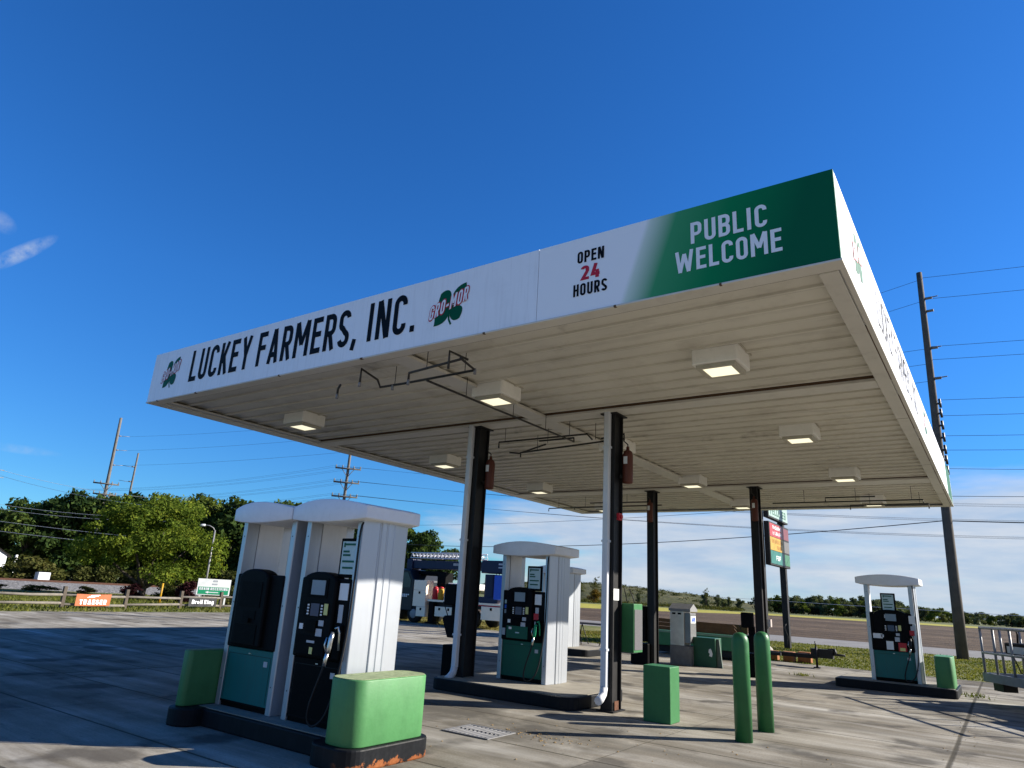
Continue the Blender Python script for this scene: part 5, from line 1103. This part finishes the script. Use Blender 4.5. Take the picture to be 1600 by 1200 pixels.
# the tall pole right of the canopy
pD = pole('utility_pole', 'tall dark wooden utility pole behind the canopy, right of it', -1.76, 38.0, 18.8, (.28, 0), .24, .13,
     [(17.3, 0, .7, 'i'), (14.6, 0, .6, 'i'), (13.0, 0, .7, 'i'), (16.6, 0.1, .35, 'i')], axis=(1, -.1))
for z in (11.7, 11.2, 10.6, 10.0, 9.4, 8.9, 8.4):
    q = MB(); q.tube([(.28*z/18.8+.15, -.1, z), (.28*z/18.8+.27, -.1, z-.05)], .05, 6); q.tube([(.28*z/18.8+.25, -.1, z+.22), (.28*z/18.8+.27, -.1, z-.22)], .055, 6)
    q.build('insulator', M_PIPE, pD)
pole('utility_pole', 'grey transmission pole with side insulators rising behind the round tree', -89.2, 40.5, 20.2, (-.1, -.3), .24, .16,
     [(17.9, 0, 1.4, 'i'), (16.1, 0, 1.4, 'i'), (14.2, 0, 1.3, 'i'), (11.8, 1.5, 1.3, 'cross'), (10.5, 1.3, 1.2, 'cross'), (9.7, 1.3, 1.2, 'cross')], mt_=M_WOODPL, axis=(.42, .91))
pole('utility_pole', 'slim farther transmission pole with side arms above the wood', -94.5, 45.8, 17.1, (0, 0), .17, .11, [(15.2, 1.6, 0, 'i'), (13.2, 1.6, 0, 'i'), (11.2, 1.4, .2, 'i')], mt_=M_WOODPL, axis=(.42, .91))
pole('utility_pole', 'utility pole with three pale crossarms behind the near dispensers', -56.4, 49.4, 17.0, (.1, .1), .19, .14, [(13.5, 1.35, 1.35, 'cross'), (12.0, 1.35, 1.35, 'cross'), (10.5, 1.35, 1.35, 'cross')], mt_=M_WOODPL, axis=(.66, .75))
pole('utility_pole', 'wooden utility pole with angled arms at the left edge', -76.2, 24.2, 11.0, (0, 0), .2, .15, [(10.1, .8, .8, 'i'), (9.4, .8, .9, 'i'), (6.9, .8, .7, 'i'), (6.2, .7, .7, 'i')], axis=(.3, .95))
def wire(a, b_, sag, rad, mt_, label):
    a, b_ = Vector(a), Vector(b_); P = []
    for k in range(25):
        s = k/24; p = a.lerp(b_, s); p.z -= sag*4*s*(1-s); P.append(p)
    rad *= .68
    tag(MB().tube(P, rad, 5, cap=False).build('power_line', mt_), label, 'wire', 'overhead power lines')
lA = 'power line running from the transmission pole by the round tree toward the canopy'
PD = Vector((-1.5, 38, 0))
for (ax, ay, az_), z in zip(((-88.8, 41.5, 18.0), (-88.8, 41.5, 16.2), (-88.8, 41.5, 14.3)), (14.6, 13.8, 12.9)): wire((ax, ay, az_), (-1.5, 38.0, z), .9, .014, M_WIRE, lA)
lC = 'power line strung on the pole with three pale crossarms'
for z in (13.75, 12.25, 10.75):
    for s in (-1.3, -.65, .65, 1.3):
        e = (-56.4+.66*s, 49.4+.75*s, z)
        wire(e, (-110+.66*s*1.2, 46+.75*s, z-1.0), .8, .012, M_WIRE, lC)
        wire(e, (30+.4*s, 95+s, z-.2), 1.6, .013, M_WIRE, 'power line running right from the pole with three pale crossarms')
lR = 'power line stretching right from the tall pole beside the canopy'
for z, dz in ((18.5, .4), (17.3, .1), (14.7, .3), (14.0, .3), (11.9, .1), (11.1, .1), (10.1, 0), (9.4, 0), (8.5, -.2)):
    wire((-1.5, 38.0, z), (45, 44, z+dz), .5, .015, M_WIRE, lR)
for z in (18.4, 17.2): wire((-1.5, 38, z), (-40, 46, z-1.5), .6, .014, M_WIRE, 'power line dipping left from the top of the tall pole')
lL = 'thick cable sagging low across the lot to the tall pole'
wire((-1.76, 38, 6.05), (-60, 48.5, 6.4), 1.2, .032, M_WIRE, lL); wire((-1.76, 38, 6.05), (40, 42, 5.9), .3, .032, M_WIRE, 'thick cable continuing right from the tall pole')
wire((-1.76, 38, 7.2), (-80, 62, 9.6), .9, .018, M_WIRE, 'thin cable above the thick sagging one'); wire((-1.76, 38, 7.2), (40, 42, 7.2), .3, .018, M_WIRE, 'thin cable right of the tall pole above the thick one')
lW = 'pale sunlit cable in front of the wood on the left'
for a, b_, s in (((-76, 24.6, 10.1), (-62.5, 36, 8.4), .5), ((-76, 24.6, 9.6), (-62.5, 36, 7.6), .5), ((-76, 24.6, 7.0), (-60, 33, 6.4), .3), ((-76, 24.6, 6.6), (-60, 33, 6.1), .3), ((-70, 22.6, 5.2), (-58, 28.6, 4.4), .05), ((-70, 22.6, 4.4), (-58, 28.6, 3.7), .05)): wire(a, b_, s, .02, M_WIREL, lW)
for z, sg_ in ((2.9, .3),): wire((60, 160, 2.6), (-60, 175, 3.6), .2, .06, M_WIREL, 'pale distant cable low over the far field'); 

# ------------------------------------------------------------------ trees
def leaf_cloud(lobes, n, smin, smax, seed, flat=0.5):
    """leaf sized quads spread through ellipsoid lobes (cx,cy,cz,rx,ry,rz), denser towards each lobe's skin"""
    g = np.random.default_rng(seed); L = np.array(lobes); wts = L[:, 3]*L[:, 4]*L[:, 5]; wts = wts**.72; idx = g.choice(len(L), n, p=wts/wts.sum())
    d = g.normal(size=(n, 3)); d /= np.linalg.norm(d, axis=1)[:, None]; rad = g.random(n)**.42*(1+g.normal(0, .07, n))
    c = L[idx, :3]+d*rad[:, None]*L[idx, 3:]
    nrm = d*.55+g.normal(0, .6, (n, 3)); nrm[:, 2] += .35; nrm /= np.linalg.norm(nrm, axis=1)[:, None]
    ref = g.normal(size=(n, 3)); a = np.cross(nrm, ref); a /= np.linalg.norm(a, axis=1)[:, None]; b_ = np.cross(nrm, a)
    s = g.uniform(smin, smax, n)[:, None]; a = a*s; b_ = b_*s*g.uniform(.45, .85, n)[:, None]
    v = np.stack([c-a, c-b_*.9+a*.1, c+a, c+b_], 1); return v[v[:, :, 2].min(1) > .05]
def mesh_quads(name, v, mt_):
    n = len(v); me = bpy.data.meshes.new(name); me.from_pydata(v.reshape(-1, 3).tolist(), [], np.arange(n*4).reshape(n, 4).tolist()); me.materials.append(mt_); return me
def branches(mb, base, tips, r0, rng_, fork):
    for t in tips:
        t = Vector(t); b_ = Vector(base); q = b_.lerp(t, .5)+Vector((rng_.uniform(-.2, .2), rng_.uniform(-.2, .2), fork)); mb.tube([b_, b_.lerp(q, .5)+Vector((0, 0, .05)), q, q.lerp(t, .6), t], r0, 7, r1=r0*.18)
def tree_proto(name, label, cat, h, w, trunk, nl, leaf, seed, mt_, nlobes=14, low=.28, bark=M_BARK, shape='round', lobe=.42):
    g = random.Random(seed); lobes = []
    for k in range(nlobes):
        a = g.uniform(0, 2*PI); u = g.random()
        z = h*(low+(1-low-.12)*((k+.5)/nlobes))
        f = (z/h-low)/(1-low)
        env = math.sin(PI*min(1, .18+.80*f))**.7 if shape == 'round' else (1-f)**.75*.9+.10 if shape == 'cone' else .55+.45*math.sin(PI*f)
        rr_ = w/2*env*math.sqrt(u)*.78; s = w*lobe*.5*g.uniform(.75, 1.25)*(.6+.4*env)
        lobes.append((rr_*math.cos(a), rr_*math.sin(a), z, s, s, s*g.uniform(.55, .85)))
    lobes.append((0, 0, h*.62, w*.24, w*.24, h*.22))
    rt = thing(name, label, cat)
    me = mesh_quads('crown', leaf_cloud(lobes, nl, leaf[0], leaf[1], seed), mt_); o_ = bpy.data.objects.new('crown', me); COL.objects.link(o_); o_.parent = rt
    mb = MB(); mb.tube([(0, 0, -.05), (.02*h, 0, h*.15), (-.01*h, .01*h, h*.35), (0, 0, h*.7)], trunk, 9, r1=trunk*.25)
    branches(mb, (0, 0, h*.22), [(l[0], l[1], l[2]) for l in lobes[::2]], trunk*.45, g, h*.04); mb.build('trunk', bark, rt)
    return rt
# the near honey-locust
g = random.Random(21); lobes = []
for k in range(30):
    a = 2*PI*k/30*2.4+g.uniform(-.3, .3); f = ((k+.5)/30); z = 1.6+4.75*f; env = math.sqrt(max(.05, 1-((f-.33)/.72)**2)); rr_ = 3.9*env*math.sqrt(g.uniform(.25, 1)); s = g.uniform(.85, 1.45)
    lobes.append((rr_*math.cos(a), rr_*math.sin(a), z, s*1.15, s*1.15, s*.62))
for k in range(26):
    a = g.uniform(0, 2*PI); f = g.uniform(.12, 1.0); env = math.sqrt(max(.05, 1-((f-.33)/.72)**2)); rr_ = 4.35*env; lobes.append((rr_*math.cos(a), rr_*math.sin(a), 1.6+5.0*f, .5, .5, .38))
lobes += [(-.2, .2, 3.6, 2.2, 2.2, 1.5), (0, 0, 5.3, 1.6, 1.6, .9), (2.2, 3.2, 2.3, 1.2, 1.2, .8), (3.0, 2.6, 3.2, 1.3, 1.3, .8), (-1.8, -3.4, 2.9, 1.4, 1.4, 1.0)]
NT = thing('tree', 'broad yellow-green tree standing behind the rail fence', 'tree', (-47.7, 25.3, 0))
me = mesh_quads('crown', leaf_cloud(lobes, 30000, .045, .135, 5), M_LEAF_NEAR); o = bpy.data.objects.new('crown', me); COL.objects.link(o); o.parent = NT
mb = MB(); mb.tube([(0, 0, -.05), (.02, .02, .35), (.05, .06, .8)], .26, 10, r1=.2)
for tip in ((-1.6, -2.0, 2.6), (-.6, -.9, 3.6), (.4, .5, 4.4), (1.2, 1.8, 3.2), (2.2, 2.6, 2.4), (-2.2, .4, 2.8), (1.5, -1.6, 2.8), (-1.1, 2.6, 3.0)): mb.tube([(.04, .05, .65), (tip[0]*.25, tip[1]*.25, 1.15), (tip[0]*.6, tip[1]*.6, tip[2]*.66), tip], .15, 8, r1=.03)
mb.build('trunk', M_BARK, NT)
# wood on the left: three prototypes, each copy its own size
WL = 'dark green tree in the dense wood beyond the railway'; WY = 'lighter green tree in the wood beyond the railway'
protoL = [tree_proto('tree', WL, 'tree', 10, 7.5, .22, 5200, (.13, .34), 31, M_LEAF_DARK, 20, .12), tree_proto('tree', WL, 'tree', 10, 6.2, .22, 4800, (.13, .32), 32, M_LEAF_DARK, 18, .10, shape='col'),
          tree_proto('tree', WY, 'tree', 10, 7.0, .22, 4800, (.13, .34), 33, M_LEAF_YEL, 18, .14)]
used = set()
def place(proto, x, y, s, rz, label, group, sz=None):
    o_ = proto if id(proto) not in used else copy_tree(proto); used.add(id(proto))
    o_.location = (x, y, -.02); o_.rotation_euler = (0, 0, rz); o_.scale = (s, s, sz or s); tag(o_, label, 'tree', group); return o_
ELT = [(-80, 3.0), (-73, 3.0), (-71.4, 3.3), (-69.5, 4.3), (-67, 4.8), (-64, 5.0), (-62, 5.3), (-58, 5.1), (-56.6, 5.25), (-52, 5.2), (-47, 4.9), (-43.2, 4.4), (-41.2, 4.0), (-39.7, 3.0), (-38.9, 1.6), (-38, .7)]
def elt(a):
    for (a0, e0), (a1, e1) in zip(ELT, ELT[1:]):
        if a0 <= a <= a1: return e0+(e1-e0)*(a-a0)/(a1-a0)
    return .7
g = random.Random(77)
def wood(d0, d1, step, k0):
    a = -78.0; k = k0
    while a < -38.6:
        d = g.uniform(d0, d1); z = 1.17*(1.7+d*math.tan(R(elt(a))))*g.uniform(.90, 1.03); x, y = d*math.sin(R(a)), d*math.cos(R(a))
        pi_ = g.choice((0, 0, 1, 1, 2)); pr = protoL[pi_]; s = z/10.0
        place(pr, x, y, max(.42, s)*g.uniform(.92, 1.12), g.uniform(0, 6.28), WY if pi_ == 2 else WL, 'trees of the wood beyond the railway', s)
        a += step*g.uniform(.7, 1.3); k += 1
wood(86, 94, 2.3, 0); wood(102, 114, 1.9, 1)
# undergrowth along the wood and bushes behind the fence
bush0 = tree_proto('bush', 'x', 'bush', 1.6, 2.2, .05, 1500, (.05, .13), 51, M_LEAF_SCRUB, 8, .10); bush1 = tree_proto('bush', 'x', 'bush', 1.3, 1.9, .05, 1500, (.05, .12), 52, M_LEAF_PURP, 7, .12)
def bush(pr, x, y, s, sz, label, group='bushes behind the rail fence'):
    o_ = pr if id(pr) not in used else copy_tree(pr); used.add(id(pr)); o_.location = (x, y, -.02); o_.scale = (s, s, sz); o_.rotation_euler = (0, 0, g.uniform(0, 6)); tag(o_, label, 'bush', group)
bush(bush1, -44.9, 22.9, 1.0, .75, 'low reddish bush left of the round tree trunk'); bush(bush1, -41.2, 24.4, .95, 1.0, 'dark purple bush left of the green sign')
bush(bush0, -43.6, 24.9, .95, .75, 'green bush right of the round tree trunk'); bush(bush1, -42.6, 25.0, .7, .85, 'small reddish bush between the yellow post and the sign'); bush(bush0, -37.6, 25.4, .7, .8, 'scrubby bush right of the green sign')
for k in range(34):
    a = -77+k*1.18; d = g.uniform(78, 84); bush(bush0, d*math.sin(R(a)), d*math.cos(R(a)), g.uniform(1.2, 2.2), g.uniform(.9, 1.7), 'scrub bush along the foot of the wood', 'scrub along the foot of the wood')
for k in range(16):
    s_ = -22+k*3.0; q = along(s_, g.uniform(9.5, 12.5), 0); bush(bush0, q[0], q[1], g.uniform(.7, 1.3), g.uniform(.16, .34), 'low scrub at the foot of the ballast', 'scrub at the foot of the ballast')
# far tree line across the field
FR = 'small dark tree in the far line across the field'
protoR = [tree_proto('tree', FR, 'tree', 8, 7.6, .2, 1900, (.18, .42), 61, M_LEAF_FAR, 13, .06), tree_proto('tree', FR, 'tree', 8, 6.0, .2, 1700, (.18, .40), 62, M_LEAF_FAR, 11, .06, shape='col')]
protoY = tree_proto('tree', FR, 'tree', 8, 6.8, .2, 1700, (.18, .40), 63, M_LEAF_YEL, 11, .06)
ELR = [(-21, .35), (-18.6, .45), (-17, .55), (-15.5, .85), (-13, .95), (-10, 1.05), (-7.5, 1.1), (-6, .85), (-4, .60), (-2, .50), (1, .55), (7, .6), (16, .6)]
def elr(a):
    for (a0, e0), (a1, e1) in zip(ELR, ELR[1:]):
        if a0 <= a <= a1: return e0+(e1-e0)*(a-a0)/(a1-a0)
    return .5
a = -19.5
while a < 12:
    d = g.uniform(292, 330); z = 1.7+d*math.tan(R(elr(a)))*g.uniform(.72, 1.22); pr = g.choice((protoR[0], protoR[0], protoR[1], protoY if g.random() < .5 else protoR[1])); s = z/8
    place(pr, d*math.sin(R(a)), d*math.cos(R(a)), max(.6, s)*g.uniform(1.0, 1.5), g.uniform(0, 6), 'pale green tree in the far line across the field' if pr is protoY else FR, 'far tree line across the field', s); a += g.uniform(.20, .36) if a > -15.6 else g.uniform(.9, 1.5)
# trees and scrub in front of the hill
autumn = tree_proto('tree', 'x', 'tree', 5, 6.0, .12, 2200, (.10, .26), 71, M_LEAF_RUST, 10, .08); place(autumn, -107.8, 203, 1.0, .3, 'rust coloured tree in front of the hill', None, .92)
bare = tree_proto('tree', 'x', 'tree', 10, 4.2, .10, 500, (.10, .22), 72, M_LEAF_SCRUB, 12, .45, shape='col', lobe=.30); place(bare, -109.5, 207, .95, 0, 'tall thin leafed tree above the rust coloured one', None, .95)
place(bare, -84, 240, .7, 1.0, 'thin leafed sapling on the slope behind the air machine', None, .80)
for a, d, s in ((-24.5, 260, .55), (-23.0, 265, .62), (-19.4, 270, .75), (-18.5, 275, .70), (-17.6, 270, .62), (-30.4, 215, .55), (-26.3, 250, .4)):
    place(protoR[1], d*math.sin(R(a)), d*math.cos(R(a)), s*.75, a, 'small tree standing alone on the slope before the hill', 'single trees before the hill', s)
def scrub_stuff():
    gg = np.random.default_rng(19); lob = []
    for k in range(170):
        a = gg.uniform(-32, -16.5); d = gg.uniform(225, 262); lob.append((d*math.sin(R(a)), d*math.cos(R(a)), .35, gg.uniform(.9, 2.4), gg.uniform(.9, 2.4), gg.uniform(.5, 1.3)))
    me = mesh_quads('scrub', leaf_cloud(lob, 15000, .12, .30, 20), M_LEAF_SCRUB); o_ = bpy.data.objects.new('scrub', me); COL.objects.link(o_); struct(o_, 'stuff'); tag(o_, 'rough scrub between the field and the hill', 'scrub')
    lob = []
    for k in range(320):
        x = gg.uniform(-300, -110); y = gg.uniform(345, 420); v = (y-330)/170
        prof = math.exp(-((x+205)/62.0)**2)*0.95 + 0.55*math.exp(-((x+270)/50)**2) + 0.30*math.exp(-((x+140)/38.0)**2); z = 9.4*prof*math.sin(PI*min(1, v*1.15))**.7
        s = gg.uniform(.6, 1.8); lob.append((x, y, z, s*1.5, s*1.5, s*.8))
    v_ = leaf_cloud(lob, 13000, .2, .5, 22); me = mesh_quads('scrub', v_, M_LEAF_SCRUB); o_ = bpy.data.objects.new('scrub', me); COL.objects.link(o_); struct(o_, 'stuff'); tag(o_, 'patchy scrub growing on the far hill', 'scrub')
scrub_stuff()
